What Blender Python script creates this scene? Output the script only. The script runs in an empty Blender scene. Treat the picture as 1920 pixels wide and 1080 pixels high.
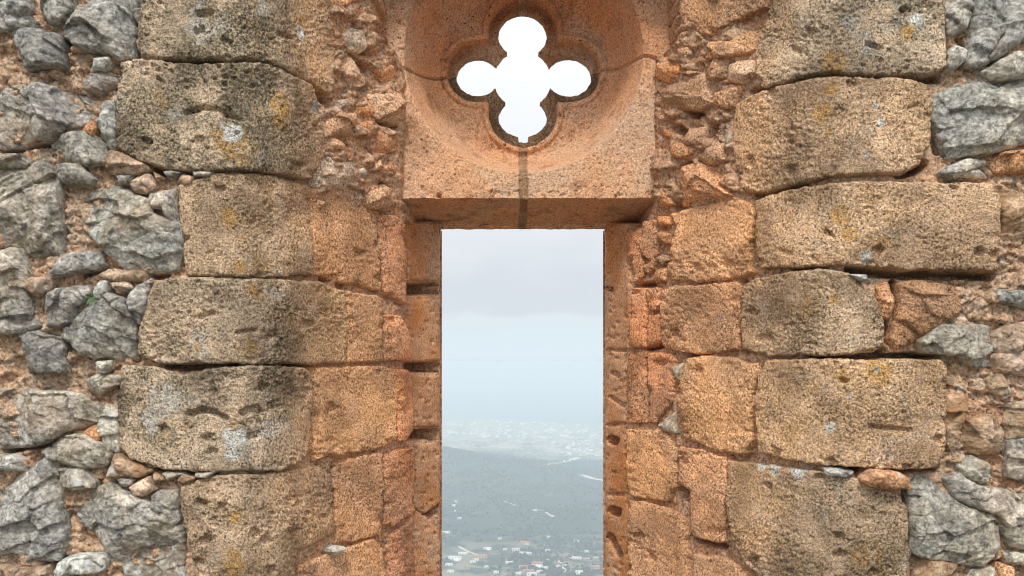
import bpy, math, random
import numpy as np

random.seed(7)
rng = np.random.default_rng(11)
scene = bpy.context.scene
COL = scene.collection

# ------------------------------------------------------------------ camera model
F = 1663.0            # focal length in photograph pixels (1920 wide)
CX, HY = 960.0, 680.0  # principal column and horizon row
EYE = 1.6             # eye height above the terrace

# ------------------------------------------------------------------ numpy noise
def _hash(ix, iy, seed):
    h = (ix.astype(np.int64) * 374761393 + iy.astype(np.int64) * 668265263 + seed * 974634777) & 0xffffffff
    h = ((h ^ (h >> 13)) * 1274126177) & 0xffffffff
    h = ((h ^ (h >> 16)) * 2246822519) & 0xffffffff
    return ((h ^ (h >> 15)) & 0xffffff) / float(0xffffff)

def perlin(x, y, seed=0):
    x = np.asarray(x, float); y = np.asarray(y, float)
    ix = np.floor(x); iy = np.floor(y)
    fx = x - ix; fy = y - iy
    u = fx * fx * fx * (fx * (fx * 6 - 15) + 10)
    v = fy * fy * fy * (fy * (fy * 6 - 15) + 10)
    def g(dx, dy):
        a = _hash(ix + dx, iy + dy, seed) * 2 * np.pi
        return np.cos(a) * (fx - dx) + np.sin(a) * (fy - dy)
    a = g(0, 0) * (1 - u) + g(1, 0) * u
    b = g(0, 1) * (1 - u) + g(1, 1) * u
    return (a * (1 - v) + b * v) * 1.5

def fbm(x, y, seed=0, octv=4, gain=0.5, lac=2.03):
    s = 0; a = 1.0; t = 0
    for i in range(octv):
        s = s + a * perlin(x, y, seed + i * 17); t += a
        a *= gain; x = x * lac + 3.1; y = y * lac + 1.7
    return s / t

def worley(x, y, seed=0):
    """F1, F2, id of the nearest cell and offset to its point"""
    ix = np.floor(x); iy = np.floor(y)
    f1 = np.full(x.shape, 9.0); f2 = np.full(x.shape, 9.0); cid = np.zeros(x.shape)
    ox = np.zeros(x.shape); oy = np.zeros(x.shape)
    for dx in (-1, 0, 1):
        for dy in (-1, 0, 1):
            cx = ix + dx; cy = iy + dy
            px = cx + _hash(cx, cy, seed); py = cy + _hash(cx, cy, seed + 101)
            d = np.hypot(px - x, py - y)
            closer = d < f1
            f2 = np.where(closer, f1, np.minimum(f2, d))
            cid = np.where(closer, _hash(cx, cy, seed + 202), cid)
            ox = np.where(closer, x - px, ox); oy = np.where(closer, y - py, oy)
            f1 = np.where(closer, d, f1)
    return f1, f2, cid, ox, oy

def sstep(a, b, x):
    t = np.clip((x - a) / (b - a), 0, 1)
    return t * t * (3 - 2 * t)

def poly_sd(px, py, poly):
    """signed distance to a polygon, positive inside"""
    P = np.asarray(poly, float); n = len(P)
    d2 = np.full(px.shape, 1e12); inside = np.zeros(px.shape, bool)
    for i in range(n):
        ax, ay = P[i]; bx, by = P[(i + 1) % n]
        ex, ey = bx - ax, by - ay
        L = ex * ex + ey * ey + 1e-9
        t = np.clip(((px - ax) * ex + (py - ay) * ey) / L, 0, 1)
        d2 = np.minimum(d2, (px - ax - t * ex) ** 2 + (py - ay - t * ey) ** 2)
        c = (ay > py) != (by > py)
        if ey != 0:
            inside ^= c & (px < (bx - ax) * (py - ay) / ey + ax)
    d = np.sqrt(d2)
    return np.where(inside, d, -d)

def line_d(px, py, pts):
    d2 = np.full(px.shape, 1e12)
    for (ax, ay), (bx, by) in zip(pts[:-1], pts[1:]):
        ex, ey = bx - ax, by - ay
        L = ex * ex + ey * ey + 1e-9
        t = np.clip(((px - ax) * ex + (py - ay) * ey) / L, 0, 1)
        d2 = np.minimum(d2, (px - ax - t * ex) ** 2 + (py - ay - t * ey) ** 2)
    return np.sqrt(d2)

# ------------------------------------------------------------------ object helpers
def mesh_from(name, V, Q, mat, smooth=True, parent=None, T=None):
    """one mesh object from vertex array V, quad array Q (and triangle array T)"""
    me = bpy.data.meshes.new(name)
    V = np.asarray(V, np.float32)
    Q = np.asarray(Q, np.int32).reshape(-1, 4)
    T = np.asarray(T if T is not None else [], np.int32).reshape(-1, 3)
    nl = Q.size + T.size
    me.vertices.add(len(V)); me.vertices.foreach_set('co', V.ravel())
    me.loops.add(nl); me.loops.foreach_set('vertex_index', np.concatenate([Q.ravel(), T.ravel()]))
    me.polygons.add(len(Q) + len(T))
    me.polygons.foreach_set('loop_start', np.concatenate([np.arange(len(Q)) * 4, Q.size + np.arange(len(T)) * 3]).astype(np.int32))
    if smooth:
        me.polygons.foreach_set('use_smooth', np.ones(len(Q) + len(T), bool))
    me.update(calc_edges=True); me.validate()
    if mat is not None:
        me.materials.append(mat)
    o = bpy.data.objects.new(name, me); COL.objects.link(o)
    if parent is not None:
        o.parent = parent
    return o

def empty(name, loc=(0, 0, 0)):
    o = bpy.data.objects.new(name, None); COL.objects.link(o); o.location = loc
    o.empty_display_size = 0.3
    return o

def tag(o, label=None, cat=None, group=None, kind=None):
    for k, v in (('label', label), ('category', cat), ('group', group), ('kind', kind)):
        if v:
            o[k] = v
    return o

def lin(r, g, b):
    f = lambda c: (c / 255 / 12.92) if c <= 10 else ((c / 255 + 0.055) / 1.055) ** 2.4
    return (f(r), f(g), f(b))

# ------------------------------------------------------------------ node helpers
class NT:
    def __init__(self, name):
        self.m = bpy.data.materials.new(name); self.m.use_nodes = True
        self.t = self.m.node_tree; self.t.nodes.clear()
        self.out = self.t.nodes.new('ShaderNodeOutputMaterial')
    def n(self, typ, **kw):
        nd = self.t.nodes.new(typ)
        for k, v in kw.items():
            setattr(nd, k, v)
        return nd
    def link(self, a, b):
        self.t.links.new(a, b)
    def set(self, sock, v):
        if hasattr(v, 'is_output'):
            self.link(v, sock)
        elif isinstance(v, (tuple, list)) and len(v) == 3 and sock.type == 'RGBA':
            sock.default_value = (*v, 1)
        else:
            sock.default_value = v
    def noise(self, co, scale, detail=4, rough=0.55, dist=0.0):
        nd = self.n('ShaderNodeTexNoise'); self.link(co, nd.inputs['Vector'])
        nd.inputs['Scale'].default_value = scale; nd.inputs['Detail'].default_value = detail
        nd.inputs['Roughness'].default_value = rough; nd.inputs['Distortion'].default_value = dist
        return nd.outputs['Fac']
    def voro(self, co, scale, feature='F1', rand=1.0):
        nd = self.n('ShaderNodeTexVoronoi', feature=feature); self.link(co, nd.inputs['Vector'])
        nd.inputs['Scale'].default_value = scale; nd.inputs['Randomness'].default_value = rand
        return nd
    def ramp(self, fac, a, b, lo=0.0, hi=1.0, smooth=True):
        nd = self.n('ShaderNodeMapRange', interpolation_type='SMOOTHSTEP' if smooth else 'LINEAR')
        self.set(nd.inputs['Value'], fac)
        nd.inputs['From Min'].default_value = a; nd.inputs['From Max'].default_value = b
        nd.inputs['To Min'].default_value = lo; nd.inputs['To Max'].default_value = hi
        return nd.outputs['Result']
    def math(self, op, a, b=None):
        nd = self.n('ShaderNodeMath', operation=op)
        self.set(nd.inputs[0], a)
        if b is not None:
            self.set(nd.inputs[1], b)
        return nd.outputs[0]
    def mix(self, fac, a, b, mode='MIX'):
        nd = self.n('ShaderNodeMix', data_type='RGBA', blend_type=mode)
        self.set(nd.inputs[0], fac); self.set(nd.inputs[6], a); self.set(nd.inputs[7], b)
        return nd.outputs[2]
    def grey(self, v):
        nd = self.n('ShaderNodeCombineColor')
        for i in range(3):
            self.set(nd.inputs[i], v)
        return nd.outputs[0]
    def bump(self, h, dist, strength=1.0, normal=None):
        nd = self.n('ShaderNodeBump'); self.set(nd.inputs['Height'], h)
        nd.inputs['Distance'].default_value = dist; nd.inputs['Strength'].default_value = strength
        if normal is not None:
            self.link(normal, nd.inputs['Normal'])
        return nd.outputs['Normal']
    def finish(self, col, rough=0.92, spec=0.15, normal=None):
        b = self.n('ShaderNodeBsdfPrincipled')
        self.set(b.inputs['Base Color'], col); self.set(b.inputs['Roughness'], rough)
        b.inputs['Specular IOR Level'].default_value = spec
        if normal is not None:
            self.link(normal, b.inputs['Normal'])
        self.link(b.outputs[0], self.out.inputs['Surface'])
        return self.m

def coords(N):
    return N.n('ShaderNodeTexCoord').outputs['Object']

# ------------------------------------------------------------------ stone materials
# lichen and stains with a place of their own on the blocks: (photo column, row, radius in px)
PALE_SPOTS = [(438, 252, 23), (441, 818, 24), (420, 236, 10), (436, 850, 16), (1532, 262, 9), (1588, 272, 10), (1640, 200, 9), (1648, 232, 11), (1618, 292, 12),
              (1620, 480, 14), (1560, 800, 13), (1578, 838, 12), (1590, 745, 14), (1640, 690, 12), (1430, 872, 16), (1500, 880, 22), (1455, 880, 14), (1712, 40, 16), (310, 540, 12), (560, 60, 16), (585, 200, 14), (1660, 380, 10), (1560, 470, 10)]
OCHRE_SPOTS = [(1565, 118, 26), (1545, 215, 26), (1560, 170, 16), (1556, 250, 16), (1575, 405, 22), (1655, 450, 22), (1590, 440, 18), (1757, 488, 13), (1565, 560, 13), (1640, 700, 30), (1580, 700, 22),
               (442, 968, 20), (440, 1040, 16), (430, 405, 22), (470, 545, 18), (370, 652, 9), (360, 88, 6), (520, 200, 26), (515, 230, 20), (480, 560, 14), (440, 1062, 24), (450, 500, 14), (560, 45, 22), (1700, 60, 18)]

def spots(N, co, noise, table):
    acc = None
    for sx, sy, r in table:
        Y = float(np.interp(sx, _px, _sm))
        d = N.n('ShaderNodeVectorMath', operation='DISTANCE'); N.link(co, d.inputs[0])
        d.inputs[1].default_value = ((sx - CX) / F * Y, Y, EYE + (HY - sy) / F * Y)
        rm = r * Y / F
        v = N.math('ADD', N.math('DIVIDE', d.outputs['Value'], rm), N.math('MULTIPLY', N.math('SUBTRACT', noise, .5), 3.0))
        acc = v if acc is None else N.math('MINIMUM', acc, v)
    return acc

def mat_sandstone():
    """porous sandstone; object colour = fresh tint, object alpha = how weathered the block is"""
    N = NT('sandstone'); co = coords(N)
    oi = N.n('ShaderNodeObjectInfo')
    sep0 = N.n('ShaderNodeSeparateXYZ'); N.link(co, sep0.inputs[0])
    patch = N.noise(co, 4.5, 5, 0.6)
    mid = N.noise(co, 17, 6, 0.65)
    fine = N.noise(co, 160, 5, 0.66)
    grain = N.noise(co, 300, 3, 0.65)
    # the weather reaches less deep into the splay
    w = N.math('MULTIPLY', oi.outputs['Alpha'], N.ramp(N.math('ADD', sep0.outputs[1], N.math('MULTIPLY', N.math('SUBTRACT', mid, .5), .25)), 2.12, 2.34, 1.0, .42))
    c = N.mix(N.ramp(patch, 0.35, 0.68), oi.outputs['Color'], N.mix(0.5, oi.outputs['Color'], (0.64, 0.42, 0.28)))
    skin = N.mix(N.ramp(mid, 0.38, 0.62), (0.53, 0.41, 0.29), (0.37, 0.28, 0.19))
    skin = N.mix(N.ramp(N.math('ADD', patch, N.math('MULTIPLY', N.math('SUBTRACT', mid, .5), .5)), 0.47, 0.60, 0, 1.0), skin, N.mix(N.ramp(fine, .36, .60), (0.13, 0.108, 0.075), (0.30, 0.235, 0.155)))
    skin = N.mix(N.ramp(N.noise(co, 9, 4, .6), 0.55, 0.68, 0, 0.7), skin, (0.44, 0.41, 0.35))
    c = N.mix(N.math('MULTIPLY', w, N.ramp(mid, 0.15, 0.5, 0.55, 1.0)), c, skin)
    och = N.math('MULTIPLY', N.ramp(N.noise(co, 7.5, 3, 0.5), 0.60, 0.72), N.ramp(mid, 0.42, 0.58))
    oc2 = N.ramp(spots(N, co, N.math('ADD', N.math('MULTIPLY', mid, .6), N.math('MULTIPLY', fine, .4)), OCHRE_SPOTS), .72, 1.0, 1, 0)
    c = N.mix(N.math('MULTIPLY', N.math('MULTIPLY', och, w), 0.6), c, (0.43, 0.245, 0.07))
    c = N.mix(N.math('MULTIPLY', oc2, N.ramp(fine, .36, .58, .15, .8)), c, (0.47, 0.255, 0.06))
    ws = N.ramp(spots(N, co, N.math('ADD', N.math('MULTIPLY', mid, .45), N.math('MULTIPLY', fine, .55)), PALE_SPOTS), .84, 1.0, 1, 0)
    c = N.mix(N.math('MULTIPLY', ws, N.ramp(grain, .32, .5, .35, .85)), c, (0.62, 0.62, 0.57))
    # the skin is coarse in places and rubbed smooth in others
    coarse = N.ramp(N.noise(co, 8.5, 3, .5), .36, .60)
    lowf = N.noise(co, 6.0, 4, .6, .4)
    c = N.mix(1.0, c, N.grey(N.ramp(lowf, .34, .66, .70, 1.26)), 'MULTIPLY')
    rubbed = N.grey(N.ramp(fine, 0.30, 0.70, 0.80, 1.19)); harsh = N.grey(N.ramp(fine, 0.30, 0.68, 0.52, 1.46))
    c = N.mix(1.0, c, N.mix(coarse, rubbed, harsh), 'MULTIPLY')
    c = N.mix(1.0, c, N.grey(N.ramp(grain, 0.34, 0.62, 0.60, 1.32)), 'MULTIPLY')
    pore = N.noise(co, 180, 2, 0.55)
    pm = N.math('MULTIPLY', N.ramp(pore, 0.345, 0.42, 1, 0), N.ramp(N.noise(co, 12, 3, .5), .32, .58, .35, 1.0))
    c = N.mix(N.math('MULTIPLY', pm, 0.68), c, (0.05, 0.034, 0.02))
    h = N.math('ADD', N.math('MULTIPLY', fine, 0.9), N.math('MULTIPLY', grain, 0.4))
    h = N.math('SUBTRACT', h, N.math('MULTIPLY', pm, 0.6))
    return N.finish(c, 0.95, 0.08, N.bump(h, 0.006, 1.0))

def mat_limestone():
    """hard grey limestone; alpha = how much ochre soil clings to it"""
    N = NT('limestone'); co = coords(N)
    oi = N.n('ShaderNodeObjectInfo')
    big = N.noise(co, 6, 6, 0.62, 0.6)
    mid = N.noise(co, 26, 7, 0.68, 0.8)
    fine = N.noise(co, 95, 6, 0.7)
    c = N.mix(N.ramp(big, 0.36, 0.66), N.mix(0.4, oi.outputs['Color'], (0.19, 0.18, 0.16)), N.mix(0.4, oi.outputs['Color'], (0.47, 0.455, 0.42)))
    c = N.mix(1.0, c, N.grey(N.ramp(mid, 0.30, 0.70, 0.52, 1.50)), 'MULTIPLY')
    c = N.mix(1.0, c, N.grey(N.ramp(fine, 0.32, 0.68, 0.58, 1.45)), 'MULTIPLY')
    soil = N.math('MULTIPLY', N.ramp(N.noise(co, 11, 5, 0.6), 0.46, 0.62), oi.outputs['Alpha'])
    c = N.mix(soil, c, N.mix(N.ramp(fine, 0.4, 0.6), (0.40, 0.235, 0.12), (0.30, 0.21, 0.13)))
    v = N.voro(co, 13.0)
    dd = N.math('ADD', v.outputs['Distance'], N.math('MULTIPLY', N.math('SUBTRACT', mid, 0.5), 0.55))
    sep = N.n('ShaderNodeSeparateColor'); N.link(v.outputs['Color'], sep.inputs[0])
    wl = N.math('MULTIPLY', N.ramp(dd, 0.10, 0.20, 1, 0), N.ramp(sep.outputs[0], 0.70, 0.72))
    c = N.mix(N.math('MULTIPLY', wl, 0.75), c, (0.60, 0.61, 0.60))
    dark = N.ramp(N.noise(co, 60, 4, 0.6, 1.2), 0.36, 0.43, 1, 0)
    c = N.mix(N.math('MULTIPLY', dark, 0.5), c, (0.05, 0.048, 0.042))
    warm = N.ramp(N.noise(co, 3.1, 4, .6), .42, .62, 0, .5)
    c = N.mix(warm, c, N.mix(1.0, c, (1.18, 1.0, .78), 'MULTIPLY'))
    h = N.math('ADD', N.math('MULTIPLY', mid, .6), N.math('MULTIPLY', fine, 0.6))
    return N.finish(c, 0.88, 0.2, N.bump(h, 0.011, 1.0))

def mat_mortar():
    """crumbling ochre lime mortar full of grit"""
    N = NT('mortar'); co = coords(N)
    big = N.noise(co, 5, 4, 0.6)
    mid = N.noise(co, 30, 6, 0.65)
    fine = N.noise(co, 110, 5, 0.7)
    c = N.mix(N.ramp(big, 0.36, 0.64), (0.66, 0.40, 0.245), (0.60, 0.43, 0.29))
    c = N.mix(N.ramp(mid, 0.46, 0.66, 0, 0.7), c, (0.60, 0.49, 0.375))
    sx = N.n('ShaderNodeSeparateXYZ'); N.link(co, sx.inputs[0])
    c = N.mix(N.ramp(sx.outputs[1], 2.2, 2.5, 0, .8), c, N.mix(N.ramp(mid, .4, .6), (0.60, 0.32, 0.18), (0.66, 0.42, 0.27)))
    c = N.mix(N.ramp(N.noise(co, 14, 4, 0.6), 0.55, 0.68, 0, 0.55), c, (0.40, 0.22, 0.125))
    v = N.voro(co, 62.0)
    sep = N.n('ShaderNodeSeparateColor'); N.link(v.outputs['Color'], sep.inputs[0])
    grit = N.math('MULTIPLY', N.ramp(v.outputs['Distance'], 0.28, 0.36, 1, 0), N.ramp(sep.outputs[1], 0.72, 0.75))
    c = N.mix(N.math('MULTIPLY', grit, 0.6), c, N.mix(sep.outputs[2], (0.30, 0.28, 0.25), (0.52, 0.42, 0.33)))
    c = N.mix(1.0, c, N.grey(N.ramp(fine, 0.32, 0.70, 0.52, 1.45)), 'MULTIPLY')
    pm = N.ramp(N.noise(co, 85, 3, 0.55), 0.34, 0.42, 1, 0)
    c = N.mix(N.math('MULTIPLY', pm, 0.6), c, (0.07, 0.035, 0.02))
    h = N.math('ADD', N.math('MULTIPLY', mid, 1.2), N.math('ADD', N.math('MULTIPLY', fine, 0.6), N.math('MULTIPLY', grit, 0.4)))
    return N.finish(c, 0.97, 0.06, N.bump(h, 0.010, 1.0))

def mat_tracery():
    """sheltered carved sandstone, warm orange with dark pits"""
    N = NT('carved_sandstone'); co = coords(N)
    oi = N.n('ShaderNodeObjectInfo')
    big = N.noise(co, 5, 4, 0.6)
    mid = N.noise(co, 22, 6, 0.62)
    fine = N.noise(co, 190, 4, 0.65)
    c = N.mix(N.ramp(big, 0.36, 0.66), oi.outputs['Color'], N.mix(0.55, oi.outputs['Color'], (0.66, 0.45, 0.30)))
    c = N.mix(N.ramp(N.noise(co, 3.2, 5, .65, .5), .50, .64, 0, .6), c, (0.62, 0.44, 0.31))
    c = N.mix(N.ramp(N.noise(co, 9, 5, .65), .53, .66, 0, .6), c, (0.34, 0.17, 0.09))
    c = N.mix(N.ramp(mid, 0.52, 0.70, 0, 0.45), c, (0.40, 0.22, 0.125))
    c = N.mix(1.0, c, N.grey(N.ramp(fine, 0.30, 0.70, 0.62, 1.36)), 'MULTIPLY')
    # black spotting gathers in patches
    sp = N.math('MULTIPLY', N.ramp(N.noise(co, 78, 3, 0.6), 0.37, 0.32), N.ramp(N.noise(co, 6.5, 3, 0.5), 0.42, 0.58, 0.25, 1.0))
    c = N.mix(N.math('MULTIPLY', sp, N.ramp(oi.outputs['Alpha'], 0, 1, 0.45, 0.95, False)), c, (0.05, 0.026, 0.016))
    pm = N.ramp(N.noise(co, 125, 2, 0.5), 0.33, 0.40, 1, 0)
    c = N.mix(N.math('MULTIPLY', pm, 0.5), c, (0.10, 0.045, 0.024))
    h = N.math('SUBTRACT', N.math('ADD', fine, N.math('MULTIPLY', mid, 0.6)), N.math('MULTIPLY', pm, 0.5))
    return N.finish(c, 0.95, 0.06, N.bump(h, 0.0032, 0.9))

# ------------------------------------------------------------------ plan of the wall
_kp = [(-2600, 2.1), (455, 2.1), (530, 2.19), (590, 2.33), (650, 2.475), (720, 2.63), (756, 2.70), (764, 2.74), (776, 2.86), (828, 3.0), (840, 3.03),
       (1120, 3.03), (1132, 3.0), (1170, 2.87), (1180, 2.80), (1226, 2.722), (1270, 2.595), (1340, 2.45), (1430, 2.28), (1500, 2.17), (1580, 2.1), (4600, 2.1)]
_px = np.arange(-2600, 4600, 2.0)
_py = np.interp(_px, [k[0] for k in _kp], [k[1] for k in _kp])
_k = np.exp(-0.5 * (np.arange(-30, 31) * 2 / 7.0) ** 2); _k /= _k.sum()
_sm = np.convolve(np.pad(_py, 30, mode='edge'), _k, 'valid')
_sm = np.where((_px > 815) & (_px < 1145), _py, _sm)
_X = (_px - CX) / F * _sm
_tx = np.gradient(_X); _ty = np.gradient(_sm)
_g = np.exp(-0.5 * (np.arange(-30, 31) * 2 / 14.0) ** 2); _g /= _g.sum()
_tx = np.convolve(np.pad(_tx, 30, mode='edge'), _g, 'valid'); _ty = np.convolve(np.pad(_ty, 30, mode='edge'), _g, 'valid')
_L = np.hypot(_tx, _ty); _nx = _ty / _L; _ny = -_tx / _L
_ny = np.minimum(_ny, -0.3); _l2 = np.hypot(_nx, _ny); _nx /= _l2; _ny /= _l2

def wall_point(px, py, h):
    """world point of the wall: plan curve under photo column px, height of row py on it, h metres proud of it"""
    Y = np.interp(px, _px, _sm)
    und = 0.010 * perlin(px / 170.0, py / 170.0, 91) + 0.004 * perlin(px / 60.0, py / 60.0, 92)
    und = und * sstep(0, 60, np.abs(px - 828)) * sstep(0, 60, np.abs(px - 1132))
    nx = np.interp(px, _px, _nx); ny = np.interp(px, _px, _ny)
    hh = h + und
    return np.stack([(px - CX) / F * Y + nx * hh, Y + ny * hh, EYE + (HY - py) / F * Y], -1)

M_SAND = mat_sandstone(); M_LIME = mat_limestone(); M_MORT = mat_mortar(); M_TRAC = mat_tracery()

PANEL = [(690, -60), (690, 20), (701, 60), (735, 95), (762, 128), (756, 200), (751, 310), (753, 373), (768, 385), (770, 423), (828, 427),
         (1132, 427), (1172, 425), (1208, 420), (1214, 385), (1229, 373), (1230, 300), (1223, 112), (1282, 71), (1278, -60)]

# ------------------------------------------------------------------ stones, outlined course by course
def P(s):
    v = [float(t) for t in s.replace(',', ' ').split()]
    return list(zip(v[0::2], v[1::2]))

# dressed blocks of the window splay: (weathered 0..1, tint, proud, outline)
OUT = (222, 174, 126); INN = (228, 170, 122); WRM = (226, 158, 112)
BLOCKS = [
 # left of the window, from the top
 (1.0, OUT, .012, '272,-40 262,35 257,80 266,107 300,111 490,112 525,128 560,146 590,160 618,178 628,150 626,60 606,0 590,-40'),
 (1.0, OUT, .016, '228,118 262,112 300,116 330,121 372,122 480,119 520,130 580,160 590,185 598,215 598,262 592,310 578,337 500,322 380,320 320,318 262,302 232,285 217,275 217,200'),
 (.75, OUT, .004, '331,347 395,325 500,327 575,346 586,352 582,515 480,519 346,515 341,470 338,420'),
 (.45, INN, .004, '584,352 640,362 690,388 706,405 713,470 715,546 640,528 583,514'),
 (.95, OUT, .012, '292,530 340,519 480,523 600,530 642,545 648,610 646,681 500,682 300,681 262,664 262,622 274,580'),
 (.35, INN, .006, '650,546 708,554 717,562 718,679 651,680'),
 (1.0, OUT, .014, '232,684 298,688 345,705 400,690 500,685 572,690 583,722 582,830 568,862 520,881 400,884 310,880 250,861 222,836 222,762'),
 (.4, INN, .008, '590,690 720,685 734,692 745,740 742,828 700,843 594,864 587,830'),
 (.8, OUT, .008, '342,908 400,892 520,887 618,868 625,900 624,1000 560,1034 553,1095 372,1095 348,985 340,940'),
 (.4, INN, .006, '628,866 700,850 716,851 721,920 714,1004 660,1016 630,1018 627,960'),
 (.2, WRM, .008, '722,852 768,837 774,850 775,958 740,986 724,992'),
 (.4, INN, .006, '562,1062 630,1032 700,1010 718,1020 728,1100 562,1100'),
 (.15, WRM, .004, '735,1006 774,968 777,1100 737,1100'),
 # slim inner blocks beside the left jamb
 (.15, WRM, .010, '706,406 735,402 754,410 763,425 764,520 762,570 748,565 722,550 716,480'),
 (.1, WRM, .012, '721,592 755,592 764,615 771,636 770,677 722,678'),
 (.15, WRM, .008, '728,692 762,693 773,700 773,810 757,828 746,828 744,735'),
 # right of the window, from the top
 (.25, INN, .012, '1284,-40 1440,-40 1436,14 1394,33 1355,56 1333,68 1293,63 1281,20'),
 (1.0, OUT, .014, '1464,-40 1766,-40 1772,20 1771,128 1740,138 1690,142 1600,138 1560,134 1500,147 1440,166 1424,150 1424,80 1434,40 1448,5'),
 (.6, OUT, .014, '1385,197 1410,181 1470,162 1540,146 1600,144 1690,149 1733,160 1744,200 1742,270 1722,308 1690,325 1560,331 1500,345 1430,361 1392,361 1381,300 1378,240'),
 (.35, INN, .006, '1257,402 1282,392 1350,379 1388,373 1406,380 1412,412 1403,470 1408,510 1388,521 1312,529 1262,525 1252,500 1264,425'),
 (.6, OUT, .018, '1420,378 1442,366 1500,351 1600,342 1858,345 1867,370 1870,430 1867,508 1700,506 1600,497 1520,499 1432,504 1421,470'),
 (.35, INN, .008, '1243,546 1264,537 1350,532 1380,526 1387,540 1387,620 1384,654 1330,664 1290,662 1241,652 1240,600'),
 (.75, OUT, .014, '1392,537 1420,521 1480,511 1540,504 1590,511 1640,556 1655,600 1655,642 1640,659 1560,667 1440,667 1397,655 1390,600'),
 (.3, INN, .010, '1286,672 1312,668 1375,669 1402,680 1419,682 1420,705 1411,740 1409,825 1400,851 1362,849 1312,830 1285,821 1272,775 1275,725'),
 (.5, OUT, .018, '1442,677 1500,673 1600,674 1762,674 1772,690 1770,780 1768,848 1754,875 1690,880 1560,872 1480,862 1427,850 1422,780 1424,702'),
 (.3, INN, .008, '1272,839 1312,842 1358,858 1361,910 1357,1018 1325,1014 1297,1005 1291,922 1270,902'),
 (.8, OUT, .014, '1368,864 1430,871 1560,886 1640,905 1690,931 1704,960 1704,1040 1690,1100 1450,1100 1402,1060 1377,1010 1366,940'),
 (.4, INN, .006, '1298,1040 1360,1046 1400,1072 1420,1100 1300,1100'),
 # slim inner blocks beside the right jamb
 (.1, WRM, .006, '1178,663 1210,660 1212,792 1178,792'),
 (.1, WRM, .004, '1214,662 1256,662 1265,676 1258,755 1228,795 1215,790'),
 (.2, INN, .008, '1176,806 1230,806 1254,816 1264,850 1264,903 1250,943 1200,934 1177,927'),
 (.25, INN, .010, '1176,937 1240,949 1275,970 1285,992 1284,1035 1291,1100 1183,1100 1179,1020'),
 (.1, WRM, .006, '1171,436 1199,433 1200,475 1209,512 1190,530 1185,490 1172,475'),
 (.1, WRM, .010, '1204,416 1229,413 1232,475 1225,508 1211,515 1200,462'),
 (.1, WRM, .004, '1187,539 1211,541 1213,590 1209,650 1181,654 1182,600'),
 (.1, WRM, .012, '1215,541 1239,540 1240,573 1234,582 1220,580'),
 (.1, WRM, .004, '1216,590 1238,588 1238,642 1212,650'),
]
# blocks that line the two jambs
JAMBS = [
 (.1, WRM, .000, '771,418 826,414 826,526 770,526'),
 (.1, WRM, .000, '769,559 826,563 826,676 774,677 769,640'),
 (.1, WRM, .000, '775,703 826,704 826,801 778,801'),
 (.1, WRM, .000, '778,832 814,830 826,842 826,942 800,964 778,950'),
 (.1, WRM, .000, '779,956 800,968 815,985 826,1004 826,1100 780,1100'),
 (.1, WRM, .000, '1134,414 1169,420 1171,490 1180,522 1182,600 1177,654 1134,655'),
 (.1, WRM, .000, '1134,659 1172,660 1172,794 1134,794'),
 (.1, WRM, .000, '1134,799 1172,799 1172,924 1134,924'),
 (.1, WRM, .000, '1134,930 1173,931 1177,1000 1179,1100 1134,1100'),
]
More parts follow.
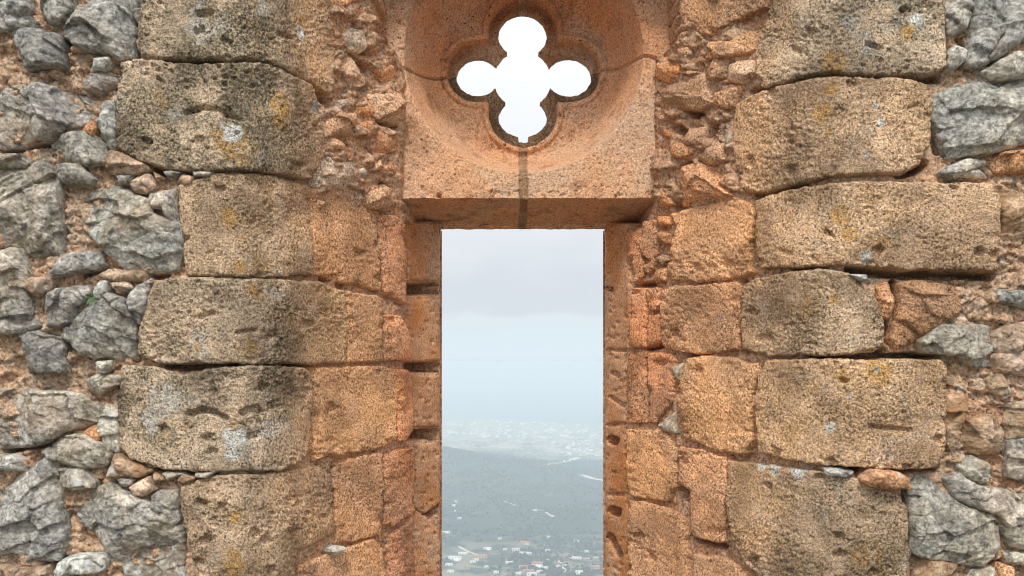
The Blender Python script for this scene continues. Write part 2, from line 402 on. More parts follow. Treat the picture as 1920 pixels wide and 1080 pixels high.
# rough rubble: (soil 0..1, tint, proud, outline)
GD = (164, 161, 152); GM = (182, 178, 169); GL = (214, 213, 205); TN = (196, 160, 124); OR = (212, 154, 108); PK = (222, 188, 160)
RUBBLE = [
 (.2, GD, .020, '-40,-30 52,-30 54,17 42,29 -40,33'),
 (.3, GM, .020, '-40,33 56,29 66,42 39,51 -40,56'),
 (.2, GM, .022, '83,-30 136,-30 133,19 119,40 92,39 81,22'),
 (.0, GD, .034, '112,64 130,33 167,11 178,-30 234,-30 245,22 248,70 247,108 225,110 205,96 180,97 156,89 139,80 130,69'),
 (.1, GM, .016, '239,-30 267,-30 266,17 261,39 250,30'),
 (.1, GD, .030, '25,53 70,53 89,64 111,67 117,94 119,124 56,127 47,97 25,78'),
 (.0, GL, .022, '178,111 206,109 208,120 197,132 176,131'),
 (.5, GM, .008, '158,150 172,139 222,142 219,153 178,172 164,167'),
 (.3, GM, .034, '-40,160 50,161 94,167 156,178 187,191 185,220 122,239 92,258 50,267 -40,277'),
 (.1, GL, .018, '191,193 215,191 215,279 189,272 186,228'),
 (.2, GM, .030, '81,276 117,253 167,250 194,270 200,290 199,303 167,309 125,298'),
 (.9, OR, .014, '153,245 172,227 185,240 178,257'),
 (.2, GM, .018, '-40,290 42,294 53,305 44,311 -40,308'),
 (.1, GD, .030, '-40,312 50,313 78,291 97,291 111,322 108,372 114,433 111,474 56,480 36,458 -40,458'),
 (.2, GD, .022, '-40,463 36,468 47,508 53,560 55,597 -40,600'),
 (.1, GM, .030, '111,312 153,313 161,324 175,336 172,341 131,345 115,333'),
 (.9, TN, .022, '211,286 231,291 275,316 261,326 200,323'),
 (.2, GL, .020, '221,331 247,330 239,344 228,344'),
 (.3, PK, .022, '247,344 278,327 289,347 275,361 256,361'),
 (.2, GM, .024, '282,363 326,356 333,419 322,416 311,388 285,387'),
 (.7, TN, .010, '286,322 308,335 292,336'),
 (.2, GM, .014, '306,322 342,322 317,333'),
 (.8, TN, .014, '331,340 339,327 361,330 358,344 347,347'),
 (.2, GL, .014, '361,322 397,322 389,330 364,329'),
 (.3, GD, .030, '136,388 147,380 169,344 211,347 242,361 278,377 283,402 322,418 336,424 339,474 330,505 239,508 206,474 190,455 172,444 139,405'),
 (.2, GM, .026, '96,511 111,486 144,477 189,474 192,494 178,502 144,505 122,511'),
 (.2, PK, .022, '47,524 64,522 96,524 94,538 72,554 53,541'),
 (.7, TN, .024, '186,516 203,509 269,512 267,527 236,526'),
 (.1, GL, .016, '178,544 189,527 204,527 200,547 192,561 178,561'),
 (.5, PK, .016, '206,530 242,529 250,541 222,548'),
 (.2, GM, .020, '244,568 253,548 270,527 278,525 275,560 271,590 264,607 250,593'),
 (.2, GM, .022, '82,556 111,547 167,537 172,550 168,560 141,572 136,592 119,609 89,607 84,580'),
 (.0, GD, .036, '115,634 133,598 172,576 181,566 206,554 236,565 250,590 253,632 250,673 228,676 206,665 183,668 156,659 142,648 131,637'),
 (.3, GM, .018, '-40,602 61,598 71,612 42,621 -40,628'),
 (.1, GD, .030, '28,626 72,622 92,633 115,636 119,662 122,695 58,697 49,665'),
 (.0, GL, .022, '181,679 211,676 211,684 200,700 181,701'),
 (.5, GM, .008, '161,715 183,704 228,707 222,718 183,740 167,732'),
 (.3, GM, .034, '-40,732 56,732 103,737 158,744 192,765 189,790 122,807 92,826 50,834 -40,846'),
 (.1, GL, .018, '194,761 219,758 219,848 194,841 190,795'),
 (.2, GM, .030, '85,847 117,822 164,816 192,836 204,855 201,871 167,873 128,866 103,855'),
 (.9, OR, .014, '156,811 178,795 191,811 186,830 169,822'),
 (.2, GM, .018, '-40,856 42,859 57,874 50,881 -40,877'),
 (.1, GD, .030, '-40,880 53,883 83,858 97,858 114,883 113,936 122,1011 111,1047 44,1052 36,1038 -40,1036'),
 (.1, GM, .030, '117,881 156,880 178,902 178,911 136,913 119,902'),
 (.9, TN, .022, '214,852 233,861 281,884 261,892 206,890'),
 (.2, GL, .020, '224,897 253,898 249,908 236,912 228,905'),
 (.3, PK, .022, '250,913 281,894 292,916 272,927 258,927'),
 (.7, TN, .010, '289,887 314,899 292,902'),
 (.2, GM, .014, '308,887 344,888 319,899'),
 (.8, TN, .014, '335,902 344,890 367,897 350,912'),
 (.2, GL, .014, '364,887 400,886 392,895 367,894'),
 (.2, GM, .024, '288,924 331,919 336,974 326,983 314,958 289,952'),
 (.3, GD, .032, '139,947 172,919 211,908 250,930 286,947 289,958 314,961 328,986 341,991 341,1058 348,1110 250,1110 211,1038 181,1002 142,972'),
 (.2, GL, .024, '100,1095 111,1058 131,1047 189,1041 206,1044 192,1069 133,1072 115,1095'),
 (.5, TN, .010, '0,1062 60,1068 92,1062 96,1100 0,1100'),
 # right edge
 (.3, GM, .018, '1774,-30 1824,-30 1818,28 1810,50 1780,64 1774,28'),
 (.2, GM, .020, '1776,100 1793,83 1810,94 1802,117 1784,133 1776,128'),
 (.1, GD, .026, '1827,-30 1882,-30 1882,56 1860,83 1849,117 1827,125 1813,119 1827,72'),
 (.1, GD, .028, '1888,-30 1960,-30 1960,40 1893,89 1866,111 1852,111 1882,69'),
 (.2, GM, .024, '1841,136 1893,108 1960,100 1960,140 1866,147'),
 (.0, GD, .036, '1752,181 1799,158 1824,139 1866,150 1960,144 1960,255 1885,278 1849,286 1782,290 1766,256 1754,217'),
 (.1, GL, .018, '1769,324 1811,302 1842,307 1827,313 1787,331'),
 (.1, GL, .016, '1793,322 1822,317 1856,328 1804,329'),
 (.8, OR, .016, '1851,304 1882,289 1960,282 1960,320 1871,320'),
 (.9, TN, .010, '1876,328 1960,333 1960,478 1880,460'),
 (1.0, OR, .018, '1690,533 1715,527 1838,538 1849,577 1804,583 1754,608 1721,634 1680,652 1674,635 1688,572'),
 (.3, GD, .022, '1724,641 1760,612 1838,610 1868,613 1866,658 1863,686 1827,686 1804,663 1732,658'),
 (.5, PK, .018, '1868,630 1893,613 1960,600 1960,641 1893,658 1871,663'),
 (.6, PK, .018, '1866,669 1913,658 1960,678 1960,696 1899,702 1877,697'),
 (.4, GM, .014, '1871,547 1904,547 1960,560 1960,572 1916,573 1874,561'),
 (.9, OR, .010, '1652,536 1668,527 1674,563 1668,594 1654,591'),
 (.9, TN, .012, '1776,705 1804,705 1812,745 1800,790 1795,830 1776,858 1775,760'),
 (.5, TN, .016, '1852,711 1874,702 1893,730 1885,752 1852,730'),
 (.4, GM, .020, '1799,866 1824,855 1852,874 1849,899 1838,905 1810,891'),
 (.2, GM, .028, '1777,899 1802,890 1827,911 1866,919 1960,935 1960,976 1888,983 1871,961 1827,949 1793,930'),
 (.1, GD, .032, '1709,913 1722,896 1741,895 1771,924 1793,938 1810,950 1868,965 1874,1024 1845,1060 1810,1058 1754,1049 1711,1033 1709,974'),
 (.2, GM, .020, '1879,988 1960,980 1960,1032 1896,1022'),
 (.3, GL, .018, '1888,1041 1960,1036 1960,1060 1893,1054'),
 (.9, TN, .006, '1711,1040 1754,1054 1796,1062 1790,1100 1718,1100'),
 (.4, GL, .014, '1824,1072 1863,1066 1870,1100 1820,1100'),
 (.7, OR, .018, '1874,1058 1899,1063 1896,1092 1874,1092'),
 (.3, GM, .014, '1888,827 1960,812 1960,910 1890,891'),
 (.7, TN, .012, '1815,790 1860,780 1880,810 1870,850 1825,850 1805,830'),
 (.6, TN, .012, '1884,760 1960,750 1960,806 1890,820'),
]
# small stones packed between the dressed blocks and the carved head
PACKING = [
 (.1, GL, .030, '638,67 657,54 677,61 688,89 674,100 654,94'),
 (.4, GM, .024, '624,122 632,106 654,108 677,131 684,167 666,183 654,178 657,156 641,131'),
 (.7, PK, .024, '699,178 718,168 741,178 746,206 735,233 704,219'),
 (.6, PK, .028, '610,231 629,211 663,214 660,244 646,264 610,253'),
 (.5, GL, .022, '600,289 624,280 640,293 662,311 662,331 647,357 596,351 593,309'),
 (.4, PK, .026, '684,287 693,293 693,309 682,304'),
 (.3, PK, .026, '696,309 707,299 713,316 693,320'),
 (.3, GL, .026, '664,320 676,317 682,333 673,336'),
 (.9, OR, .020, '718,309 733,309 738,324 718,322'),
 (.8, PK, .024, '684,364 700,358 720,347 731,360 729,398 709,393 688,387'),
 (.3, GL, .022, '660,340 673,343 669,351 660,353'),
 (.4, GL, .016, '664,373 678,356 682,382 670,380'),
 (1.0, OR, .020, '690,102 718,108 746,140 741,156 718,155 700,125'),
 (.5, GL, .018, '632,189 652,186 646,200 634,203'),
 (.8, OR, .026, '663,236 688,225 699,244 691,258 674,261'),
 (.9, OR, .022, '699,250 727,244 738,278 710,294'),
 (.3, GM, .016, '590,180 602,192 621,208 602,203'),
 (.9, WRM, .020, '594,-40 690,-40 686,5 677,44 663,50 627,28'),
 (.6, PK, .020, '606,258 640,270 644,286 622,277 604,284'),
 (.9, OR, .020, '668,196 688,190 696,212 684,222 668,214'),
 (.9, OR, .018, '1232,128 1243,108 1264,104 1276,117 1275,139 1254,156 1234,144'),
 (1.0, PK, .024, '1274,94 1283,86 1296,90 1296,103 1281,107'),
 (.9, PK, .030, '1234,183 1256,158 1294,136 1319,142 1333,172 1336,194 1322,203 1247,206 1235,194'),
 (.9, TN, .028, '1328,139 1344,111 1369,108 1367,144 1350,150'),
 (.5, GM, .020, '1372,122 1406,111 1411,133 1394,156 1369,153'),
 (.9, TN, .024, '1347,178 1390,162 1380,200 1364,203 1347,194'),
 (.7, PK, .026, '1283,261 1297,244 1328,239 1322,269 1294,272'),
 (.4, PK, .022, '1304,303 1339,254 1357,268 1363,300 1340,306'),
 (.2, GL, .018, '1364,247 1376,244 1374,272 1361,278'),
 (.9, OR, .022, '1256,272 1276,270 1303,280 1308,292 1290,298 1262,289'),
 (.9, TN, .026, '1311,89 1339,83 1378,83 1417,50 1420,60 1406,92 1367,106 1311,109'),
 (.9, OR, .026, '1264,350 1290,316 1318,306 1350,314 1352,350 1372,366 1300,384 1272,384'),
 (.4, GL, .018, '1356,322 1376,325 1378,360 1360,352'),
 (.9, OR, .018, '1236,346 1252,344 1258,382 1240,392'),
 (.9, OR, .014, '1240,238 1262,246 1266,262 1250,262'),
 (.8, OR, .014, '1231,406 1252,407 1255,420 1240,422'),
 (.7, OR, .014, '1231,440 1240,428 1252,440 1250,458 1236,450'),
 (.8, PK, .014, '1231,485 1242,478 1252,488 1242,498'),
 (.8, OR, .014, '1226,505 1246,500 1246,525 1231,530'),
 (.2, GL, .016, '1242,797 1260,775 1266,812 1244,805'),
 (.3, GL, .012, '1254,690 1272,682 1275,715 1266,708'),
 (.9, OR, .012, '738,690 756,700 752,760 745,740'),
]
# loose stones lying in open joints: things of their own
LOOSE = [
 (.9, (206, 142, 88), .052, '1612,897 1629,883 1677,888 1696,899 1699,911 1671,912 1621,905', 'orange brown pebble lying in the open joint above the lowest large block', 'TN'),
 (.1, GL, .030, '1590,515 1625,516 1624,526 1613,528', 'pale grey chip wedged under the long right-hand block', 'GL'),
 (.2, GM, .030, '1545,877 1575,880 1600,885 1590,891 1560,888', 'flat grey sliver caught in the joint beside the orange pebble', 'GM'),
 (.1, GL, .026, '612,1033 622,1024 637,1025 636,1031 620,1040', 'small whitish chip resting in the sloping joint low on the left splay', 'GL'),
]
# open, unfilled gaps: (half width px, depth, polyline)
GAPS = [
 (6, .075, '308,116 340,120 366,121'), (3, .05, '366,116 480,115 520,127 585,158'), (7, .08, '588,170 604,182 616,194'),
 (5, .07, '252,30 254,70 254,108'), (4, .07, '250,600 256,640 254,672'), (6, .08, '310,684 345,689 372,686'), (3, .05, '372,684 480,683'), (3, .05, '545,684 590,684'),
 (3, .06, '39,51 64,48'), (3, .06, '44,617 70,614'), (4, .07, '115,70 135,76'), (4, .07, '118,645 140,652'),
 (4, .08, '202,296 206,308'), (4, .08, '206,858 210,872'), (4, .06, '278,318 345,322 400,319'), (4, .06, '282,886 345,885 400,884'),
 (8, .10, '768,543 790,541 818,541'), (7, .10, '772,690 800,688 820,689'), (8, .09, '778,817 800,814 822,816'), (6, .06, '806,966 822,952'), (3, .05, '776,421 822,421'),
 (4, .05, '612,524 620,523'), (3, .05, '640,533 646,535'), (4, .07, '588,335 593,350'), (4, .06, '718,346 726,352'),
 (3, .06, '1402,170 1440,164'), (4, .07, '1418,172 1462,160'), (5, .07, '1505,140 1550,138'), (6, .07, '1692,144 1765,143'), (4, .06, '1408,368 1440,360 1500,347'), (4, .05, '1414,400 1414,480'),
 (6, .09, '1690,322 1722,316 1740,304'), (6, .085, '1592,506 1640,508 1700,514 1868,516'), (5, .08, '1480,502 1540,499'), (6, .085, '1510,672 1560,671 1650,665 1660,660'), (5, .08, '1660,668 1760,668'),
 (5, .08, '1774,700 1776,770'), (4, .07, '1771,810 1769,855'), (5, .08, '1560,878 1640,884 1760,880'), (5, .08, '1706,920 1706,1000'), (7, .08, '1700,1040 1712,1046 1790,1062'),
 (4, .06, '1744,185 1750,260'), (5, .07, '1748,210 1766,280'), (4, .07, '1830,20 1822,0'), (5, .07, '1806,70 1812,80'), (5, .06, '1420,690 1416,760 1414,840'), (4, .06, '1386,530 1390,660'),
 (6, .08, '1292,212 1306,214'), (6, .07, '1268,242 1284,250'), (5, .07, '1330,250 1342,240'), (5, .06, '1280,316 1292,308'), (5, .05, '1262,388 1278,382'), (5, .07, '1258,905 1270,925 1286,935'),
 (4, .07, '1204,652 1238,646'), (4, .05, '1284,664 1318,660'), (4, .06, '1264,725 1270,745'), (3, .05, '1362,860 1364,1000'), (5, .08, '1392,1045 1420,1060'), (5, .06, '1296,1010 1350,1024'),
 (9, .09, '1146,826 1152,826'), (9, .09, '1148,959 1154,961'), (8, .06, '1140,1005 1158,1035'), (3, .05, '1136,541 1146,543'), (4, .06, '1190,534 1220,534'), (5, .07, '1236,565 1240,580'),
 (4, .07, '1800,895 1820,920 1850,940'), (5, .07, '1890,800 1905,812'), (5, .06, '1870,1062 1890,1056'), (4, .08, '1663,600 1670,640'), (4, .08, '1648,560 1650,600'), (5, .08, '1676,560 1682,530'),
 (4, .06, '120,255 150,244'), (5, .06, '0,278 90,262'), (5, .06, '0,848 90,830'), (4, .06, '150,515 185,500'), (4, .05, '270,520 310,516'), (4, .05, '672,90 690,104'), (4, .06, '655,100 690,130'), (4, .05, '700,215 735,240'), (4, .05, '690,165 700,210'),
]
GAPS = [(w, d, P(s)) for w, d, s in GAPS]

def gap_depth(px, py):
    out = np.zeros(px.shape)
    wob = 2.5 * fbm(px / 16.0, py / 16.0, 55, 3)
    for w, d, pts in GAPS:
        xs = [p[0] for p in pts]; ys = [p[1] for p in pts]
        m = (px > min(xs) - 30) & (px < max(xs) + 30) & (py > min(ys) - 30) & (py < max(ys) + 30)
        if m.any():
            dd = line_d(px[m], py[m], pts) + wob[m]
            out[m] = np.maximum(out[m], d * sstep(w + 4, w - 2, dd))
    return out

def stone_grid(poly, step, grow):
    xs = [p[0] for p in poly]; ys = [p[1] for p in poly]
    gx = np.arange(min(xs) - grow, max(xs) + grow + step, step)
    gy = np.arange(min(ys) - grow, max(ys) + grow + step, step)
    X, Y = np.meshgrid(gx, gy)
    return X, Y

def grid_faces(keepv):
    """quads of a grid whose four corners are all kept; returns compact index"""
    R, C = keepv.shape
    q = keepv[:-1, :-1] & keepv[1:, :-1] & keepv[:-1, 1:] & keepv[1:, 1:]
    idx = np.arange(R * C).reshape(R, C)
    a = idx[:-1, :-1][q]; b = idx[:-1, 1:][q]; c = idx[1:, 1:][q]; d = idx[1:, :-1][q]
    Q = np.stack([a, d, c, b], -1)
    used = np.unique(Q)
    m = np.full(R * C, -1); m[used] = np.arange(len(used))
    return m[Q], used

SKIRT = 5.0
SCARS = [(w, d, P(s)) for w, d, s in [
 (4, .016, '350,213 380,204 410,206 425,217'), (3, .012, '425,217 450,226'), (5, .020, '356,776 380,770 405,774 424,784'), (6, .018, '455,774 480,764 488,772'), (4, .014, '395,700 405,740'),
 (4, .014, '374,595 400,588'), (3, .010, '445,624 476,619'), (5, .016, '372,27 396,24'), (3, .010, '300,150 310,158'), (5, .016, '1580,712 1584,714'), (4, .014, '1780,352 1788,354'),
 (3, .012, '1700,205 1712,200'), (3, .010, '1470,470 1490,476'), (4, .012, '1625,85 1650,92'), (4, .012, '1490,92 1500,100'), (4, .012, '520,65 545,72'), (3, .012, '605,520 618,524'), (4, .012, '1628,800 1700,806')]]

def scar_depth(px, py):
    out = np.zeros(px.shape)
    for w, d, pts in SCARS:
        if px.min() - 20 < pts[0][0] < px.max() + 20 and py.min() - 20 < pts[0][1] < py.max() + 20:
            dd = line_d(px, py, pts) + 2.5 * fbm(px / 14.0, py / 14.0, 57, 3)
            out = np.maximum(out, d * sstep(w + 3, w - 3, dd))
    return out

HOLES = [(w, d, P(s)) for w, d, s in [(8, .07, '1146,826 1153,826'), (9, .07, '1149,959 1155,961'), (7, .05, '1144,1008 1160,1040'), (4, .03, '1138,541 1146,543'), (5, .03, '810,966 820,956'), (4, .02, '1150,700 1158,704'), (3, .02, '1146,745 1172,762')]]

def hole_depth(px, py):
    out = np.zeros(px.shape)
    for w, d, pts in HOLES:
        dd = line_d(px, py, pts) + 1.5 * fbm(px / 9.0, py / 9.0, 58, 2)
        out = np.maximum(out, d * sstep(w + 1.5, w - 1.5, dd))
    return out

def stone_height(kind, px, py, poly, proud, seed, weather=1.0):
    r = np.random.default_rng(seed)
    d = poly_sd(px, py, poly)
    big = max(np.ptp([p[0] for p in poly]), np.ptp([p[1] for p in poly]))
    wob = 1.0 if big > 45 else 0.45
    d = d + ((5.0 if big > 60 else 3.2 if big > 36 else 1.6) if kind == 'rough' else .8)
    if kind == 'rough':
        wob *= 0.7
    dn = d + wob * (3.2 * fbm(px / 30.0, py / 30.0, seed + 3, 3) + 2.0 * fbm(px / 9.0, py / 9.0, seed + 5, 2))
    cx = np.mean([p[0] for p in poly]); cy = np.mean([p[1] for p in poly])
    pos = np.clip(dn, 0, None)
    if kind == 'block':
        h = proud * .8 + 0.0035 * fbm(px / 85.0, py / 85.0, seed + 1, 3)
        h = h + ((px - cx) * r.uniform(-1, 1) + (py - cy) * r.uniform(-1, 1)) * 0.000016
        rough = np.clip(0.55 + 1.3 * perlin(px / 120.0, py / 90.0, seed + 8), 0.25, 1.25) * (.45 + .65 * weather)
        h = h + rough * (0.0042 * fbm(px / 10.0, py / 8.0, seed + 2, 3, 0.7) + .0024 * perlin(px / 5.5, py / 5.0, seed + 6))
        f1, f2, cid, ox, oy = worley(px / 15.0, py / 12.0, seed + 9)
        h = h - rough * 0.0070 * np.clip(1 - f1 / 0.40, 0, 1) ** 0.7 * (cid > 0.74)
        f1, f2, cid, ox, oy = worley(px / 44.0, py / 36.0, seed + 19)
        pit = np.clip(1 - (f1 + 0.25 * fbm(px / 12.0, py / 12.0, seed + 4, 2)) / 0.30, 0, 1)
        h = h - 0.014 * np.minimum(pit * 1.6, 1) * (cid > 0.88)
        if weather < .5:
            # chisel strokes survive where the stone is sheltered
            h = h + .0011 * perlin((px + py) / 34.0, (px - py) / 6.5, seed + 40)
        # spalled edges and corners
        chip = np.clip(fbm(px / 24.0, py / 24.0, seed + 50, 3) - .12, 0, 1)
        h = h - 0.030 * chip * np.exp(-pos / 14.0) - 0.007 * np.exp(-pos / 1.8)
        h = h - scar_depth(px, py)
    elif kind == 'jamb':
        h = proud - hole_depth(px, py) + 0.003 * fbm(px / 22.0, py / 22.0, seed + 1, 4) - 0.006 * np.exp(-pos / 3.0)
        f1, f2, cid, ox, oy = worley(px / 13.0, py / 13.0, seed + 9)
        h = h - 0.007 * np.clip(1 - f1 / 0.42, 0, 1) * (cid > 0.72)
    else:
        # broken stone: cleaved planes and ledges
        sc = min(1.0, max(big / 80.0, .5))
        h = np.full(px.shape, proud)
        for k in range(5):
            ang = r.uniform(0, 2 * np.pi); s = r.uniform(0.0002, 0.0010)
            off = r.uniform(0.05, 0.42) * big
            h = np.minimum(h, proud + s * (off * 0.5 - ((px - cx) * np.cos(ang) + (py - cy) * np.sin(ang))))
        h = np.maximum(h, proud - .03 - .01 * sc)
        h = h + ((px - cx) * r.uniform(-1, 1) + (py - cy) * r.uniform(-0.2, 1)) * 0.00010
        th = r.uniform(-.7, .7); ct, sn = np.cos(th), np.sin(th)
        wx = px + 6 * fbm(px / 30.0, py / 30.0, seed + 31, 3); wy = py + 6 * fbm(px / 30.0, py / 30.0, seed + 32, 3)
        wx, wy = wx * ct + wy * sn, wy * ct - wx * sn
        for cw, ch, am in ((70.0, 36.0, 1.0), (30.0, 17.0, .26)):
            f1, f2, cid, ox, oy = worley(wx / cw, wy / ch, seed + int(cw))
            c2 = _hash(np.floor(cid * 9973), np.floor(cid * 1319), 5)
            h = h + sc * am * (0.017 * (cid - 0.5) + 0.022 * (ox * (cid - 0.5) + oy * (c2 - 0.35)))
        h = h + sc * 0.0035 * fbm(px / 26.0, py / 16.0, seed + 1, 3, 0.6) + 0.0026 * fbm(px / 8.0, py / 6.0, seed + 2, 3, 0.65)
        h = h - 0.008 * np.exp(-pos / 2.2) - 0.22 * proud * np.exp(-pos / 7.0)
    h = np.where(dn < 0, h - 0.11 * np.clip(-dn / SKIRT, 0, 2.0) ** 0.8, h)
    return h, dn

def make_stone(name, kind, mat, color, alpha, proud, outline, seed, parent, step=2.0):
    poly = P(outline)
    px, py = stone_grid(poly, step, SKIRT + 6)
    h, dn = stone_height(kind, px, py, poly, proud, seed, alpha)
    Q, used = grid_faces(dn > -SKIRT - 2)
    V = wall_point(px.ravel()[used], py.ravel()[used], h.ravel()[used])
    o = mesh_from(name, V, Q, mat, True, parent)
    o.color = (*lin(*color), alpha)
    return o

def jit(c, s, r):
    k = 1 + r.uniform(-s, s)
    return tuple(float(np.clip(v * k * (1 + r.uniform(-0.008, 0.008)), 5, 250)) for v in c)

wall = tag(empty('stone_wall'), 'weathered ruined castle wall of sandstone blocks and grey rubble round a narrow window with a four-lobed opening', 'wall')
rj = np.random.default_rng(5)
for i, (w, c, pr, s) in enumerate(BLOCKS):
    make_stone('dressed_block', 'block', M_SAND, jit(c, .07, rj), w, pr, s, 1000 + i * 53, wall)
for i, (w, c, pr, s) in enumerate(JAMBS):
    make_stone('jamb_block', 'jamb', M_TRAC, jit((206, 142, 92), .05, rj), .5, pr, s, 4000 + i * 53, wall)
for i, (w, c, pr, s) in enumerate(RUBBLE):
    make_stone('rubble_stone', 'rough', M_LIME if c not in (OR, WRM) else M_SAND, jit(c, .08, rj), w if c not in (OR, WRM) else .1, pr * .85 + 0.005, s, 7000 + i * 53, wall)
for i, (w, c, pr, s) in enumerate(PACKING):
    grey = c in (GL, GM) and w < .35
    c = {GL: (228, 208, 184), GM: (222, 184, 150), PK: (226, 178, 140), TN: (214, 160, 112), OR: (220, 154, 104), WRM: (222, 160, 110)}[c]
    make_stone('packing_stone', 'rough', M_LIME if grey else M_SAND, jit(c, .07, rj), .5 if grey else .12, pr * .8, s, 12000 + i * 53, wall)
for i, (w, c, pr, s, lab, _) in enumerate(LOOSE):
    o = make_stone('loose_stone', 'rough', M_LIME, c, w, pr, s, 15000 + i * 53, None, 1.5)
    tag(o, lab, 'stone', 'loose stones lying in the open joints')

# ------------------------------------------------------------------ mortar body of the wall
def build_mortar():
    fine = 3.0
    gx = np.concatenate([np.arange(-660, -60, 10), np.arange(-60, 822, fine), [826.0], [1134.0], np.arange(1138.5, 1981, fine), np.arange(1990, 2600, 10)])
    gy = np.concatenate([np.arange(-700, -60, 10), np.arange(-60, 1120, fine), np.arange(1120, 1941, 12), [1947.0]])
    px, py = np.meshgrid(gx, gy)
    dpan = poly_sd(px, py, PANEL)
    # how far mortar stands back from the block faces
    h = -0.017 + 0.008 * fbm(px / 40.0, py / 30.0, 71, 4, 0.6) + 0.005 * fbm(px / 8.0, py / 8.0, 72, 2)
    wx = px + 5 * fbm(px / 22.0, py / 22.0, 73, 2); wy = py + 5 * fbm(px / 22.0, py / 22.0, 74, 2)
    lump = 0
    for cw, ch, am, sd in ((38.0, 28.0, 1.0, 75), (19.0, 15.0, .6, 76)):
        f1, f2, cid, ox, oy = worley(wx / cw, wy / ch, sd)
        c2 = _hash(np.floor(cid * 9973), np.floor(cid * 1319), 5)
        lump = lump + am * ((cid - .5) * 1.1 + (ox * (c2 - .5) * 1.6 + oy * (cid - .3) * 1.3) - .5 * np.clip(1 - (f2 - f1) / .12, 0, 1))
    lump = np.clip(lump, -1.0, 1.0)
    rub = np.clip(sstep(350, 300, px) + sstep(1765, 1790, px) + sstep(60, 20, np.abs(px - 670)) * sstep(410, 380, py) + sstep(85, 60, np.abs(px - 1305)) * sstep(400, 360, py), 0, 1)
    pack = np.clip(sstep(85, 60, np.abs(px - 665)) * sstep(410, 380, py) + sstep(95, 65, np.abs(px - 1305)) * sstep(405, 370, py), 0, 1)
    h = h + lump * (0.003 + 0.011 * np.maximum(rub, pack)) + 0.003 * rub + .020 * pack
    inner = np.clip(sstep(560, 640, px) * sstep(840, 800, px) + sstep(1400, 1330, px) * sstep(1110, 1140, px), 0, 1)
    h = h + 0.005 * inner * (1 - rub)
    jam = ((px > 768) & (px <= 828)) | ((px >= 1130) & (px < 1176))
    h = np.where(jam, -0.008 + 0.002 * fbm(px / 12.0, py / 12.0, 79, 3), h)
    # plaster smeared against the carved head
    h = h + np.where(px < 960, .018, .004) * sstep(26, 4, np.abs(dpan)) * (py < 415) * ((px < 800) | (px > 1180))
    gd = gap_depth(px, py)
    edge = np.minimum(np.abs(px - 826), np.abs(px - 1134))
    h = h - gd * sstep(0.5, 3.0, edge)
    for col in (826.0, 1134.0):
        m = np.abs(px - col) < .01
        px = np.where(m, px + 3.0 * fbm(py / 26.0, py * 0 + col, 78, 3) + 5.0 * sstep(7, 2, np.abs(py - 541)) * (1 if col > 1000 else -.6), px)
    V = wall_point(px, py, h)
    # run back behind the carved head
    back = np.where(py > 372, 3.02, 2.80)
    t = sstep(-4, 4, dpan)
    V[..., 1] = V[..., 1] * (1 - t) + np.maximum(V[..., 1], back) * t
    keep = dpan < 12
    hole = (px[:-1, :-1] > 815) & (px[:-1, 1:] < 1145) & (px[:-1, 1:] - px[:-1, :-1] > 100)
    R, C = px.shape
    q = keep[:-1, :-1] & keep[1:, :-1] & keep[:-1, 1:] & keep[1:, 1:] & ~hole
    idx = np.arange(R * C).reshape(R, C)
    Q = np.stack([idx[:-1, :-1][q], idx[1:, :-1][q], idx[1:, 1:][q], idx[:-1, 1:][q]], -1)
    # close the thickness: every open edge runs straight back to the outer face
    E = np.concatenate([Q[:, [0, 1]], Q[:, [1, 2]], Q[:, [2, 3]], Q[:, [3, 0]]])
    key = np.sort(E, 1); kk = key[:, 0].astype(np.int64) * (R * C) + key[:, 1]
    u, inv, cnt = np.unique(kk, return_inverse=True, return_counts=True)
    B = E[cnt[inv] == 1]
    V = V.reshape(-1, 3)
    bu = np.unique(B); mp = np.full(R * C, -1); mp[bu] = R * C + np.arange(len(bu))
    VB = V[bu].copy(); VB[:, 1] = 3.06
    Q2 = np.stack([B[:, 1], B[:, 0], mp[B[:, 0]], mp[B[:, 1]]], -1)
    # outer face round the opening
    x0, x1 = V[:, 0].min(), V[:, 0].max(); z0, z1 = V[:, 2].min(), V[:, 2].max()
    wl = (826 - CX) / F * 3.0; wr = (1134 - CX) / F * 3.0; wt = EYE + (HY - 428) / F * 3.0
    base = R * C + len(bu)
    pts = [(x0, z0), (wl, z0), (wl, wt), (x0, wt), (wr, z0), (x1, z0), (x1, wt), (wr, wt), (x0, z1), (x1, z1), (wl - .1, wt), (wr + .1, wt), (wl - .1, z1), (wr + .1, z1)]
    VC = np.array([(a, 3.058, b) for a, b in pts])
    Q3 = np.array([(0, 3, 2, 1), (4, 7, 6, 5), (3, 8, 12, 10), (11, 13, 9, 6)]) + base
    allV = np.concatenate([V, VB, VC]); allQ = np.concatenate([Q, Q2, Q3])
    used = np.unique(allQ); m = np.full(len(allV), -1); m[used] = np.arange(len(used))
    return mesh_from('mortar', allV[used], m[allQ], M_MORT, True, wall)
build_mortar()

